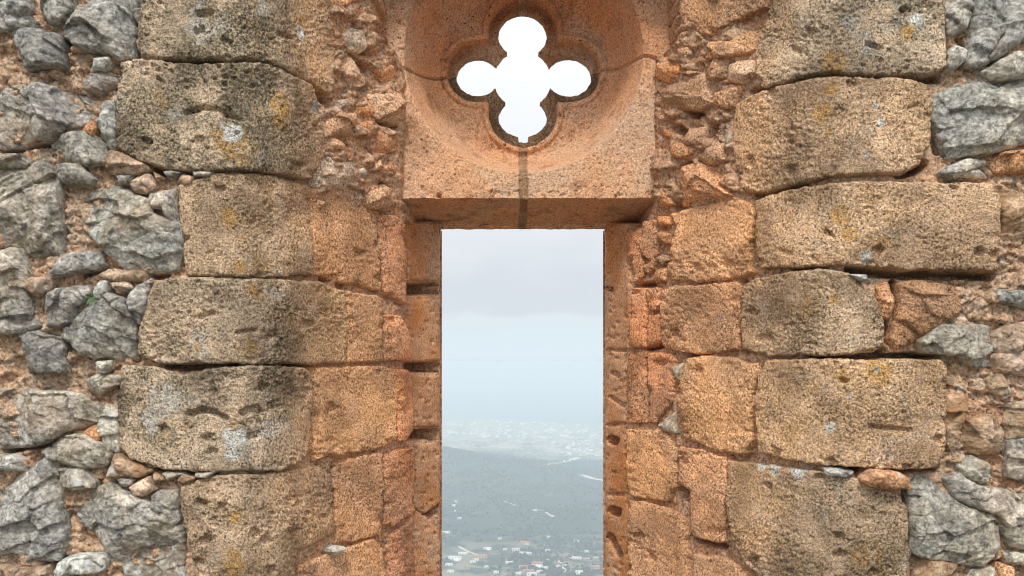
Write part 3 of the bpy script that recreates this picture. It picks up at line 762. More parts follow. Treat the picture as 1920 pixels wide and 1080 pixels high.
# rubble that carries the wall on beyond what the picture shows: one mass
def build_facing():
    Vs = []; Qs = []; n = 0
    r = np.random.default_rng(31)
    for (x0, x1, y0, y1) in ((-640, -60, -230, 1900), (1975, 2560, -230, 1900), (-60, 800, 1125, 1900), (1160, 1975, 1125, 1900), (-60, 1975, -235, -70)):
        y = y0
        while y < y1:
            hh = r.uniform(50, 120)
            x = x0 + r.uniform(0, 30)
            while x < x1 - 40:
                ww = min(r.uniform(60, 200), x1 - x)
                if ww > 35 and not (690 < x + ww / 2 < 1285 and y < 0):
                    a = r.uniform(.02, .40, 8)
                    g = r.uniform(2, 9)
                    X0, X1, Y0, Y1 = x + g, x + ww - g, y + g, min(y + hh, y1) - g
                    w_, h_ = X1 - X0, Y1 - Y0
                    if h_ > 15:
                        poly = [(X0 + a[0] * w_, Y0), (X1 - a[1] * w_, Y0), (X1, Y0 + a[2] * h_), (X1, Y1 - a[3] * h_), (X1 - a[4] * w_, Y1), (X0 + a[5] * w_, Y1), (X0, Y1 - a[6] * h_), (X0, Y0 + a[7] * h_)]
                        px, py = stone_grid(poly, 6.0, 12)
                        h, dn = stone_height('rough', px, py, poly, 0.03, int(r.integers(1e6)))
                        Q, used = grid_faces(dn > -9)
                        if len(Q):
                            Vs.append(wall_point(px.ravel()[used], py.ravel()[used], h.ravel()[used])); Qs.append(Q + n); n += len(used)
                x += ww
            y += hh
    o = mesh_from('rubble_facing', np.concatenate(Vs), np.concatenate(Qs), M_LIME, True, wall)
    o.color = (*lin(*GM), .3); o['kind'] = 'stuff'
build_facing()

# ------------------------------------------------------------------ carved head: quatrefoil panel and lintel
def build_head():
    YP, YR, YQ, YB = 2.72, 2.930, 2.98, 3.022
    x = np.arange(-0.475, 0.545, 0.0028)
    z = np.concatenate([np.arange(0.4346, 0.506, 0.0010), np.arange(0.506, 1.40, 0.0028)])
    X, Z = np.meshgrid(x, z)
    hx = CX + X / YQ * F; hy = HY - Z / YQ * F                # hole plane in photo pixels
    ex = lambda cx, cy, rx, ry: (np.hypot((hx - cx) / rx, (hy - cy) / ry) - 1) * min(rx, ry)
    wob = 1.2 * fbm(hx / 9.0, hy / 9.0, 301, 2)
    dq = np.minimum.reduce([ex(980, 65, 46, 43), ex(980, 219, 46, 38), ex(896, 143, 41, 37), ex(1067, 143, 43, 38), ex(980, 146, 55, 57),
                            np.maximum(np.abs(hx - 981) - 9, np.maximum(24 - hy, hy - 266))]) + wob
    cap = lambda ax, ay, bx, by, r: line_d(hx, hy, [(ax, ay), (bx, by)]) - r
    dm = np.minimum(cap(980, 66, 980, 217, 63), cap(896, 141, 1067, 141, 56))
    dm = dm + 1.5 * fbm(hx / 25.0, hy / 25.0, 302, 2)
    r = np.hypot(X - 0.036, Z - 0.95)
    r1, R = 0.272, 0.368
    t = np.clip((r - r1) / (R - r1), 0, 1)
    Y = YR - (YR - YP) * t ** 1.5
    Y = Y + 0.010 * sstep(r1 + .004, r1 - .004, r)
    Y = Y - 0.004 * sstep(R + .003, R - .006, r) * 0
    ym = Y - 0.011 * sstep(0, 3, dm) * sstep(13, 10, dm)
    Y = np.where(r < r1 + .02, ym, Y)
    inner = sstep(1.8, -1.8, dm)
    cham = YQ + 0.010 * sstep(0, 16, dq)
    Y = Y * (1 - inner) + cham * inner
    # lintel underside below the panel
    low = np.interp(Z, [0.4546, 0.4690, 0.4700, 0.4720, 0.4940, 0.4955, 0.5000, 0.5025, 0.5045], [3.0, 2.988, 2.984, 2.955, 2.83, 2.806, 2.79, 2.735, YP])
    wv = 0.0034 * fbm(X / .06, X * 0 + 3, 305, 4, .6) + .0012 * fbm(X / .012, X * 0 + 9, 306, 2)
    Zl = Z + wv
    low = np.interp(Zl, [0.4546, 0.4690, 0.4700, 0.4720, 0.4940, 0.4955, 0.5000, 0.5025, 0.5045], [3.0, 2.988, 2.984, 2.955, 2.83, 2.806, 2.79, 2.735, YP])
    # broken pocket at the left end of the lintel
    pk = sstep(.02, .0, poly_sd(X, Z, [(-.292, .474), (-.215, .474), (-.212, .488), (-.235, .4945), (-.292, .4935)]) * -1)
    Y = np.where(Z < 0.506, np.maximum(Y * 0 + low, low), Y)
    Y = Y + 0.018 * np.where(Z < 0.4955, pk, 0) * (Z > .472)
    # surface wear
    Y = Y + 0.0045 * fbm(X / .11, Z / .11, 310, 3) + 0.0022 * fbm(X / .024, Z / .024, 311, 4, .6) + .018 * sstep(.2, .55, fbm(X / .05, Z / .05, 317, 4, .6)) * ((Z < .53) | ((dm > -2) & (dm < 14)))
    f1, f2, cid, ox, oy = worley(X / .019, Z / .019, 312)
    Y = Y + 0.0045 * np.clip(1 - f1 / .36, 0, 1) ** .8 * (cid > .78)
    f1, f2, cid, ox, oy = worley(X / .05, Z / .05, 313)
    Y = Y + 0.008 * np.clip(1 - (f1 + .2 * perlin(X / .01, Z / .01, 3)) / .22, 0, 1) * (cid > .82)
    # joints
    jv = np.abs(X - 0.0355 + .003 * fbm(Z / .06, Z * 0, 321, 3)) - 0.0118 + .0045 * fbm(Z / .03, Z * 0 + 5, 322, 3)
    jl = np.interp(X, [-.6, -.324, -.19, -.08, .14, .30, .433, .6], [.82, .905, .957, .962, .966, .966, .9356, .885]) + 0.004 * fbm(X / .03, X * 0, 320, 2)
    jh = np.abs(Z - jl) - 0.002
    jd = np.minimum(jv, jh)
    roll = 0.016 * sstep(.005, -.001, jd)
    Yb = Y + roll
    Yj = Y + 0.010 + 0.003 * fbm(X / .012, Z / .012, 330, 3)
    sx = CX + X / YP * F; sy = HY - Z / YP * F
    inpan = poly_sd(sx, sy, [(640, -220), (655, -100), (672, 20), (688, 66), (722, 101), (752, 134), (744, 200), (741, 310), (744, 373), (750, 420), (750, 500), (1236, 500), (1236, 420), (1238, 373), (1240, 300), (1232, 118), (1300, 76), (1300, -220)]) > 0
    gz, gx = np.gradient(dq, z, x)
    gn = np.hypot(gx, gz) + 1e-6
    mppx = YQ / F
    Rn, Cn = X.shape
    idx = np.arange(Rn * Cn).reshape(Rn, Cn)
    def cells(f):
        return np.stack([f[:-1, :-1], f[:-1, 1:], f[1:, 1:], f[1:, :-1]], -1)
    qd = cells(dq); keep = (qd.max(-1) > 0) & cells(inpan).all(-1)
    neg = dq < 0
    s = np.where(neg, -dq * mppx, 0)
    s = np.clip(s, 0, 0.006)
    X2 = X + s * gx / gn; Z2 = Z + s * gz / gn + (.0045 * fbm(X / .055, X * 0 + 2, 323, 4, .6)) * sstep(.4685, .456, Z)
    Xc = cells(X).mean(-1); Zc = cells(Z).mean(-1); jlc = cells(jl).mean(-1); jvc = cells(jv).mean(-1); jhc = cells(jh).mean(-1)
    ids = cells(idx)
    keep = keep & ((Zc > 0.4546) | (Xc < -0.2435) | (Xc > 0.3155))     # the lintel beds on the jambs
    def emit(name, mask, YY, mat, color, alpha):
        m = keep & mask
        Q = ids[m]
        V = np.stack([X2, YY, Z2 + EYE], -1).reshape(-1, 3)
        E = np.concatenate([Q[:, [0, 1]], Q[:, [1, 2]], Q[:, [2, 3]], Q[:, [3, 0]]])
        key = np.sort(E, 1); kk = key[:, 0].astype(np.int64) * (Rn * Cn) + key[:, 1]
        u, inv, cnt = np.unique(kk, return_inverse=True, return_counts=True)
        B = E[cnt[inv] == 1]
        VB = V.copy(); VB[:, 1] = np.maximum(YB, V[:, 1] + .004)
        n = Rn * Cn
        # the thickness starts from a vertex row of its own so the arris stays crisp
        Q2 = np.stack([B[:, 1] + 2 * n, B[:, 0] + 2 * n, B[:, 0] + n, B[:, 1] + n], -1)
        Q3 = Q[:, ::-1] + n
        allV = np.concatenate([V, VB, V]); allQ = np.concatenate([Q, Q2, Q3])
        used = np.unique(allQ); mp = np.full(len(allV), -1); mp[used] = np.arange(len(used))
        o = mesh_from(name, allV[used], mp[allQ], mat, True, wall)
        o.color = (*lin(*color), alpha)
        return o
    left = Xc < 0.0355; up = Zc > jlc
    clear = (jvc > 0) & (jhc > 0)
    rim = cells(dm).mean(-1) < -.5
    emit('tracery_block', left & up & clear & ~rim, Yb, M_TRAC, (214, 156, 116), 1.0)
    emit('tracery_block', ~left & up & clear & ~rim, Yb, M_TRAC, (212, 155, 115), .9)
    emit('tracery_block', left & ~up & clear & ~rim, Yb, M_TRAC, (224, 172, 132), .35)
    emit('tracery_block', ~left & ~up & clear & ~rim, Yb, M_TRAC, (222, 170, 130), .45)
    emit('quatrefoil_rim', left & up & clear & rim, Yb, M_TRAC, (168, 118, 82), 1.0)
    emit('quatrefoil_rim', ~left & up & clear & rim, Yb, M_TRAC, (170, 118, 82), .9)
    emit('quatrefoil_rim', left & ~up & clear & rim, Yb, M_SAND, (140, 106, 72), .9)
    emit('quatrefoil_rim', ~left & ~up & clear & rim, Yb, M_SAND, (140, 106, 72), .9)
    emit('tracery_joint', (jvc < 0.006) | (jhc < .006), Yj, M_SAND, (172, 132, 96), .55)
build_head()

# arch added out of view above the picture, shaped to shade the carved head
def build_arch():
    xs = np.linspace(-.66, .74, 60); us = np.linspace(0, 1, 60)
    X = np.tile(xs, (4, 1)); sof = 1.06 + .16 * np.sqrt(np.clip(1 - ((xs - .036) / .70) ** 2, 0, 1))
    V = []
    for Y, Z in ((2.98, sof * 0 + 1.72), (2.58, sof * 0 + 1.72), (2.58, sof), (2.98, sof + .05)):
        V.append(np.stack([xs, xs * 0 + Y + .01 * fbm(xs / .1, xs * 0 + Y, 401, 3), Z + .012 * fbm(xs / .09, xs * 0 + Y, 402, 3) + EYE], -1))
    V = np.concatenate(V); n = len(xs); Q = []
    for k in range(4):
        for i in range(n - 1):
            a, b = k * n + i, ((k + 1) % 4) * n + i
            Q.append((a, a + 1, b + 1, b))
    Q += [(0, n, 2 * n, 3 * n), (n - 1, 4 * n - 1, 3 * n - 1, 2 * n - 1)]
    o = mesh_from('shade_arch', V, Q, M_SAND, False, wall); o.color = (*lin(*INN), .5)
build_arch()
# ------------------------------------------------------------------ small plant in the rubble
def build_plant():
    N = NT('succulent_leaf'); co = coords(N)
    c = N.mix(N.ramp(N.noise(co, 120, 3), .4, .6), (0.07, 0.11, 0.05), (0.13, 0.17, 0.09))
    mat = N.finish(c, .6, .3)
    base = wall_point(np.array([185.0]), np.array([560.0]), np.array([0.034]))[0]
    root = tag(empty('wall_plant', tuple(base)), 'tiny green rosette plant growing out of the rubble joint', 'plant')
    r = np.random.default_rng(3)
    for k in range(11):
        a = 2 * np.pi * k / 11 + r.uniform(-.25, .25); L = r.uniform(.014, .024); up = r.uniform(.15, .75)
        d = np.array([np.cos(a), -up, np.sin(a) * .9 + .15]); d /= np.linalg.norm(d)
        s = np.cross(d, [0, -1, 0]); s /= np.linalg.norm(s) + 1e-9; nrm = np.cross(s, d)
        V = []
        for t, w in ((0, .0012), (.4, .0042), (.75, .0036), (1, .0004)):
            c0 = d * L * t + np.array([0, 0, -.006 * t * t])
            for q in range(6):
                an = 2 * np.pi * q / 6
                V.append(c0 + s * w * np.cos(an) + nrm * w * .35 * np.sin(an))
        Q = [(i * 6 + q, i * 6 + (q + 1) % 6, (i + 1) * 6 + (q + 1) % 6, (i + 1) * 6 + q) for i in range(3) for q in range(6)]
        mesh_from('leaf', V, Q, mat, True, root)
    a = np.linspace(0, 2 * np.pi, 7)[:-1]
    V = [(np.cos(t) * .0022, y, np.sin(t) * .0022) for y in (-.002, .02) for t in a]
    mesh_from('stem', V, [(q, (q + 1) % 6, 6 + (q + 1) % 6, 6 + q) for q in range(6)], mat, True, root)
build_plant()

# ------------------------------------------------------------------ terrace the photographer stands on
def build_terrace():
    N = NT('trodden_earth'); co = coords(N)
    c = N.mix(N.ramp(N.noise(co, 2, 6), .35, .65), (0.12, 0.10, 0.07), (0.17, 0.14, 0.10))
    m = N.finish(c, .95, .1, N.bump(N.noise(co, 30, 6), .02))
    gx = np.linspace(-6, 6, 60); gy = np.linspace(-7, 3.6, 54)
    X, Y = np.meshgrid(gx, gy); Z = 0.03 * fbm(X, Y, 41, 4)
    R, C = X.shape; i = np.arange(R * C).reshape(R, C)
    Q = np.stack([i[:-1, :-1], i[:-1, 1:], i[1:, 1:], i[1:, :-1]], -1).reshape(-1, 4)
    tag(mesh_from('terrace_ground', np.stack([X, Y, Z], -1).reshape(-1, 3), Q, m), 'trodden earth floor in front of the wall', 'ground', kind='structure')
build_terrace()

# ------------------------------------------------------------------ land, sea
SEA = -350.0 + EYE
def coast(x, y):
    ratio = np.clip(x / np.maximum(y, 1.0), -.6, .6)
    return 5230 - 3600 * ratio + 130 * fbm(x / 700.0, y / 4000.0, 61, 3)

def terrain(x, y):
    d = np.hypot(x, y)
    z = -346.0 * (1 - np.exp(-np.clip(d - 3, 0, None) / 250.0)) - 0.6
    flat = sstep(500, 1500, d)
    z = z + flat * (9 * fbm(x / 420.0, y / 420.0, 63, 5) * sstep(3600, 2500, y) + 2)
    z = z + 92 * np.exp(-((x + 470) / 420.0) ** 2 - ((y - 2850) / 330.0) ** 2)
    z = z + 34 * np.exp(-((x - 10) / 330.0) ** 2 - ((y - 2550) / 260.0) ** 2)
    z = z + 46 * np.exp(-((x + 60) / 330.0) ** 2 - ((y - 3480) / 210.0) ** 2)
    z = z + 26 * np.exp(-((x + 330) / 260.0) ** 2 - ((y - 2150) / 210.0) ** 2) + 16 * np.exp(-((x - 240) / 260.0) ** 2 - ((y - 2050) / 200.0) ** 2)
    off = np.where(y > 0, y - coast(x, y), np.hypot(x, y) - 5200)
    z = np.where(z < -20, z - 24 * sstep(-60, 420, off), z)
    return z + EYE

_D = np.arange(900.0, 7000.0, 4.0)
def ground_at(px, py):
    """where the sight line of a photograph pixel meets the land"""
    x = (px - CX) / F * _D; z = EYE + (HY - py) / F * _D
    g = terrain(x, _D)
    i = int(np.argmax(z <= g))
    return float(x[i]), float(_D[i]), float(g[i])

def build_land():
    N = NT('hillside'); co = coords(N)
    sep = N.n('ShaderNodeSeparateXYZ'); N.link(co, sep.inputs[0])
    n1 = N.noise(co, .0032, 6, .62); n2 = N.noise(co, .014, 6, .6); n3 = N.noise(co, .06, 4, .6)
    c = N.mix(N.ramp(n2, .35, .62), (0.020, 0.034, 0.034), (0.040, 0.056, 0.046))
    c = N.mix(N.math('MULTIPLY', N.ramp(n1, .55, .68), N.ramp(n3, .35, .6)), c, (0.16, 0.145, 0.085))
    far = N.ramp(N.math('ADD', sep.outputs[1], N.math('MULTIPLY', N.math('SUBTRACT', n1, .5), 1500)), 3050, 3450)
    plain = N.mix(N.ramp(n2, .40, .60), (0.11, 0.12, 0.075), (0.34, 0.31, 0.25))
    plain = N.mix(N.ramp(n3, .52, .62), plain, (0.52, 0.50, 0.46))
    c = N.mix(far, c, plain)
    near = N.ramp(sep.outputs[1], 1550, 1850, 1, 0)
    fields = N.mix(N.ramp(N.noise(co, .02, 3, .5), .45, .60), (0.030, 0.044, 0.036), (0.26, 0.23, 0.16))
    c = N.mix(N.math('MULTIPLY', near, .7), c, fields)
    m = N.finish(c, .95, .05)
    fwd = np.radians(np.arange(-20, 20.01, .22)); rest = np.radians(np.concatenate([np.arange(-180, -20, 4), np.arange(22, 180.1, 4)]))
    th = np.sort(np.concatenate([fwd, rest]))
    r = np.concatenate([[3.2], np.geomspace(4, 900, 50), np.arange(930, 6200, 26), np.geomspace(6250, 9000, 6)])
    TH, R_ = np.meshgrid(th, r)
    X = R_ * np.sin(TH); Y = R_ * np.cos(TH); Z = terrain(X, Y)
    Z = np.where(R_ < 9, np.minimum(Z, -.35 - .02 * R_ * 0), Z)
    a, b = X.shape; i = np.arange(a * b).reshape(a, b)
    Q = np.stack([i[:-1, :-1], i[1:, :-1], i[1:, 1:], i[:-1, 1:]], -1).reshape(-1, 4)
    tag(mesh_from('hills', np.stack([X, Y, Z], -1).reshape(-1, 3), Q, m), 'hazy wooded hills running down to a coastal plain', 'hills', kind='structure')
    N = NT('sea_water'); co = coords(N)
    b = N.n('ShaderNodeBsdfPrincipled'); b.inputs['Base Color'].default_value = (.03, .07, .09, 1); b.inputs['Roughness'].default_value = .35
    N.link(N.bump(N.noise(co, .05, 4), .6, .5), b.inputs['Normal']); N.link(b.outputs[0], N.out.inputs['Surface'])
    th = np.linspace(0, 2 * np.pi, 97); rr = np.array([0.0, 3000, 5000, 7000, 10000, 16000, 25000])
    TH, R_ = np.meshgrid(th, rr)
    X = R_ * np.sin(TH); Y = R_ * np.cos(TH); Z = X * 0 + SEA
    a, b2 = X.shape; i = np.arange(a * b2).reshape(a, b2)
    Q = np.stack([i[1:-1, :-1], i[2:, :-1], i[2:, 1:], i[1:-1, 1:]], -1).reshape(-1, 4)
    tag(mesh_from('sea', np.stack([X, Y, Z], -1).reshape(-1, 3), Q, N.m), 'pale flat sea fading into haze', 'sea', kind='structure')
build_land()

def flatmat(name, col, rough=.9, var=.0, scale=.5):
    N = NT(name); co = coords(N)
    c = N.mix(N.ramp(N.noise(co, scale, 4), .35, .65), col, tuple(v * (1 - var) for v in col)) if var else col
    return N.finish(c, rough, .1)
M_ROAD = flatmat('pale_road', (.58, .53, .45), .9, .2, .05)

def road(name, pts, width, label):
    P3 = []
    for (a, b) in zip(pts[:-1], pts[1:]):
        A = np.array(ground_at(*a)); B = np.array(ground_at(*b))
        n = max(2, int(np.linalg.norm(B - A) / 25))
        for t in np.linspace(0, 1, n, endpoint=False):
            P3.append(A + (B - A) * t)
    P3.append(np.array(ground_at(*pts[-1])))
    P3 = np.array(P3)
    T = np.gradient(P3[:, :2], axis=0); T /= np.linalg.norm(T, axis=1)[:, None] + 1e-9
    nrm = np.stack([-T[:, 1], T[:, 0]], -1)
    V = []
    for s in (-.5, .5):
        q = P3[:, :2] + nrm * width * s
        V.append(np.stack([q[:, 0], q[:, 1], terrain(q[:, 0], q[:, 1]) + 1.2], -1))
    n = len(P3); V = np.concatenate(V)
    i = np.arange(n - 1)
    Q = np.stack([i, i + n, i + n + 1, i + 1], -1)
    tag(mesh_from(name, V, Q, M_ROAD), label, 'road', kind='structure')

road('road', [(1004, 869), (1022, 871), (1044, 869), (1062, 865), (1084, 858)], 26, 'far pale road curving past the coastal town')
road('road', [(1090, 891), (1110, 898), (1134, 902)], 22, 'pale road on the hillside beside the right jamb')
road('road', [(1022, 1050), (1040, 1050), (1057, 1058), (1061, 1074)], 9, 'pale lane through the valley village')
road('track', [(849, 953), (853, 944), (857, 938)], 7, 'short dirt track on the wooded slope')
road('track', [(944, 940), (958, 945), (968, 950)], 4, 'thin dirt track on the open hillside')
road('track', [(1002, 957), (1020, 960), (1030, 966), (1040, 972)], 6, 'winding pale track above the village')
road('lane', [(860, 1026), (874, 1034), (888, 1039), (906, 1044)], 6, 'lane between the white houses')
road('lane', [(1066, 1042), (1085, 1050), (1104, 1049), (1132, 1045)], 6, 'lane behind the long white house')

# ------------------------------------------------------------------ houses
M_WHITE = flatmat('white_render', (.88, .87, .83), .8, .04, .3)
M_CREAM = flatmat('cream_render', (.72, .64, .54), .8, .1, .3)
M_PINK = flatmat('pinkish_render', (.70, .55, .47), .8, .1, .3)
M_TILE = flatmat('terracotta_tiles', (.42, .20, .12), .85, .35, 1.5)
M_PALE = flatmat('pale_roof', (.62, .60, .56), .8, .15, .4)
M_GLAS = flatmat('dark_glass', (.03, .035, .04), .3)

def box(cx, cy, z0, w, d, h):
    x0, x1, y0, y1 = cx - w / 2, cx + w / 2, cy - d / 2, cy + d / 2
    V = [(x0, y0, z0), (x1, y0, z0), (x1, y1, z0), (x0, y1, z0), (x0, y0, z0 + h), (x1, y0, z0 + h), (x1, y1, z0 + h), (x0, y1, z0 + h)]
    Q = [(0, 3, 2, 1), (4, 5, 6, 7), (0, 1, 5, 4), (1, 2, 6, 5), (2, 3, 7, 6), (3, 0, 4, 7)]
    return V, Q

def gable(w, d, z0, h, o=.6):
    x0, x1, y0, y1 = -w / 2 - o, w / 2 + o, -d / 2 - o, d / 2 + o
    V = [(x0, y0, z0), (x1, y0, z0), (x1, y1, z0), (x0, y1, z0), (x0 + d * .2, 0, z0 + h), (x1 - d * .2, 0, z0 + h), (x0, y0, z0 - .3), (x1, y0, z0 - .3), (x1, y1, z0 - .3), (x0, y1, z0 - .3)]
    Q = [(0, 1, 5, 4), (2, 3, 4, 5), (6, 7, 1, 0), (7, 8, 2, 1), (8, 9, 3, 2), (9, 6, 0, 3), (6, 9, 8, 7)]
    return V, Q, [(1, 2, 5), (3, 0, 4)]

def house(px, py, wpx, storeys, wallm, roof, label, rot, wing=False):
    x, y, z = ground_at(px, py)
    w = wpx * 1.18 * y / F; d = min(11.0, max(7.0, w * .55)); h = 3.1 * storeys
    root = tag(empty('house', (x, y, z - 1.0)), label, 'house', 'houses of the valley village'); root.rotation_euler.z = math.radians(rot)
    V, Q = box(0, 0, 0, w, d, h + 1.0)
    if wing:
        V2, Q2 = box(w * .22, -d * .62, 0, w * .42, d * .5, h * .62 + 1)
        Q = Q + [tuple(k + len(V) for k in q) for q in Q2]; V = V + V2
    mesh_from('wall', V, Q, wallm, False, root)
    if roof == 'tile':
        V, Q, T = gable(w, d, h + 1.0, d * .26); mesh_from('roof', V, Q, M_TILE, False, root, T)
    else:
        V, Q = box(0, 0, h + 1.0, w + .4, d + .4, .45); mesh_from('roof', V, Q, M_PALE, False, root)
    nw = max(2, int(w / 4.5))
    for s in range(storeys):
        for k in range(nw):
            V, Q = box(-w / 2 + w * (k + .5) / nw, -d / 2 - .03, 1.9 + 3.1 * s, 1.3, .16, 1.4)
            mesh_from('window', V, Q, M_GLAS, False, root)
    V, Q = box(-w / 2 + w * .5 / nw + 1.7, -d / 2 - .03, 1.0, 1.1, .14, 2.1)
    mesh_from('door', V, Q, M_TILE, False, root)

HOUSES = [
 (836, 1000, 12, 1, M_WHITE, 'flat', 'small white house alone on the slope, higher than the rest of the village', 8, False),
 (914, 1031, 12, 1, M_WHITE, 'flat', 'little white house above the long cream house', -12, True),
 (868, 1040, 15, 1, M_WHITE, 'flat', 'low white house just above the big two-storey white house', 5, False),
 (853, 1051, 20, 2, M_WHITE, 'flat', 'big white two-storey house beside the left jamb', -8, True),
 (842, 1061, 11, 1, M_WHITE, 'flat', 'white annex in front of the big two-storey house', -8, False),
 (899, 1046, 24, 1, M_CREAM, 'tile', 'long low cream house with tiled roof beside the lane', 4, False),
 (887, 1056, 9, 1, M_WHITE, 'flat', 'small white cube house below the long cream house', 15, False),
 (893, 1052, 7, 1, M_WHITE, 'flat', 'tiny white house squeezed below the long cream house', -15, False),
 (984, 1020, 16, 1, M_PINK, 'tile', 'pinkish house with a tiled roof, uppermost of the middle group', -6, True),
 (967, 1035, 12, 2, M_PINK, 'flat', 'tall pinkish flat-roofed house', 6, False),
 (985, 1040, 19, 1, M_CREAM, 'flat', 'long narrow cream building right of the tall pinkish house', -10, False),
 (955, 1057, 12, 1, M_WHITE, 'flat', 'low white house standing apart below the tall pinkish house', 4, False),
 (1007, 1063, 17, 2, M_WHITE, 'tile', 'white two-storey house with a tiled roof in the crowded village centre', -5, True),
 (981, 1066, 14, 1, M_PINK, 'tile', 'pink house with a tiled roof left of the white two-storey one', 10, False),
 (1022, 1067, 9, 1, M_WHITE, 'flat', 'little white house at the lane bend', 12, False),
 (991, 1074, 17, 1, M_CREAM, 'tile', 'broad cream house below the pink tiled house', -4, False),
 (997, 1082, 16, 2, M_WHITE, 'flat', 'white two-storey block cut by the bottom of the view', 3, False),
 (1029, 1009, 5, 1, M_WHITE, 'flat', 'tiny white hut alone on the hillside', 0, False),
 (1081, 1016, 8, 1, M_WHITE, 'flat', 'small white house alone near the right jamb', -10, False),
 (1079, 1049, 19, 1, M_CREAM, 'flat', 'long white house on the lane near the right jamb', -7, False),
 (1063, 1043, 7, 1, M_WHITE, 'tile', 'small tiled white house left of the long white house', 14, False),
 (1086, 1078, 11, 2, M_WHITE, 'flat', 'tall narrow white house at the bottom beside the right jamb', 5, False),
 (947, 1032, 6, 1, M_WHITE, 'flat', 'very small white hut left of the tall pinkish house', 8, False),
 (1027, 1034, 7, 1, M_WHITE, 'flat', 'small white house above the lane bend', -8, False),
 (862, 974, 7, 1, M_CREAM, 'flat', 'cream cabin among trees on the wooded slope', 10, False),
 (855, 960, 6, 1, M_WHITE, 'flat', 'white cabin at the end of the dirt track', -6, False),
 (1003, 959, 7, 1, M_CREAM, 'flat', 'cream cabin beside the winding track', 6, False),
 (1036, 970, 7, 1, M_WHITE, 'flat', 'white cabin below the winding track', -6, False),
 (930, 1075, 8, 1, M_WHITE, 'flat', 'small white house low in the gap between the two groups', 10, False),
 (1116, 1066, 15, 1, M_CREAM, 'tile', 'cream tiled house half hidden by the right jamb', 0, False),
]
HOUSES += [
 (1012, 1074, 9, 1, M_WHITE, 'flat', 'small white house tucked below the white two-storey tiled one', 18, False),
 (1002, 1055, 8, 1, M_WHITE, 'flat', 'small white house just above the white two-storey tiled one', -14, False),
 (972, 1078, 10, 1, M_WHITE, 'flat', 'low white house left of the broad cream house', 9, False),
 (876, 1066, 9, 1, M_CREAM, 'tile', 'small cream tiled house below the big two-storey house', 6, False),
 (845, 1074, 10, 1, M_WHITE, 'flat', 'white house lowest on the left beside the jamb', -6, False),
 (912, 1066, 6, 1, M_WHITE, 'flat', 'tiny white shed in the field right of the small cream tiled house', 12, False),
 (1046, 1064, 8, 1, M_WHITE, 'flat', 'white house where the lane turns down the slope', 5, False),
 (1100, 1036, 6, 1, M_WHITE, 'flat', 'tiny white house above the right end of the lane', -12, False),
 (937, 1012, 5, 1, M_WHITE, 'flat', 'tiny white hut at the edge of the woods above the village', 10, False),
]
for hd in HOUSES:
    house(*hd)

def far_town():
    protos = []
    for (w, d, h, wm, rm) in ((15, 11, 6.5, M_WHITE, M_PALE), (20, 12, 9, M_WHITE, M_PALE), (13, 10, 6, M_CREAM, M_TILE), (26, 13, 12, M_WHITE, M_PALE), (17, 12, 6, M_CREAM, M_PALE)):
        V, Q = box(0, 0, -2, w, d, h + 2)
        V2, Q2, T2 = gable(w, d, h, 2.4, .4)
        n = len(V)
        o = mesh_from('town_house', V + V2, Q + [tuple(k + n for k in q) for q in Q2], wm, False, None, [tuple(k + n for k in t) for t in T2])
        o.data.materials.append(rm)
        for p in o.data.polygons:
            if min(p.vertices) >= n:
                p.material_index = 1
        protos.append(o)
    r = np.random.default_rng(17)
    k = 0; n = 0
    while n < 235 and k < 4000:
        k += 1
        px = r.uniform(829, 1132); py = r.uniform(786, 856)
        lim = np.interp(px, [829, 900, 960, 1030, 1050, 1132], [815, 822, 826, 834, 850, 868])
        if py > lim + r.uniform(-3, 3) or r.uniform() > .45 + .55 * (perlin(np.array([px / 30.0]), np.array([py / 6.0]), 8)[0] + .4):
            continue
        x, y, z = ground_at(px, py)
        if y > coast(np.array([x]), np.array([y]))[0] - 40:
            continue
        p = protos[int(r.integers(5))]
        o = p if n < 5 and p.location.length == 0 else p.copy()
        if o is not p:
            COL.objects.link(o)
        o.location = (x, y, z); o.rotation_euler.z = r.uniform(-.5, .5); o.scale = (r.uniform(.5, .85),) * 3
        tag(o, 'tiny pale house of the hazy coastal town', 'house', 'houses of the hazy coastal town')
        n += 1
    for p in protos:
        if p.location.length == 0:
            bpy.data.objects.remove(p)
far_town()

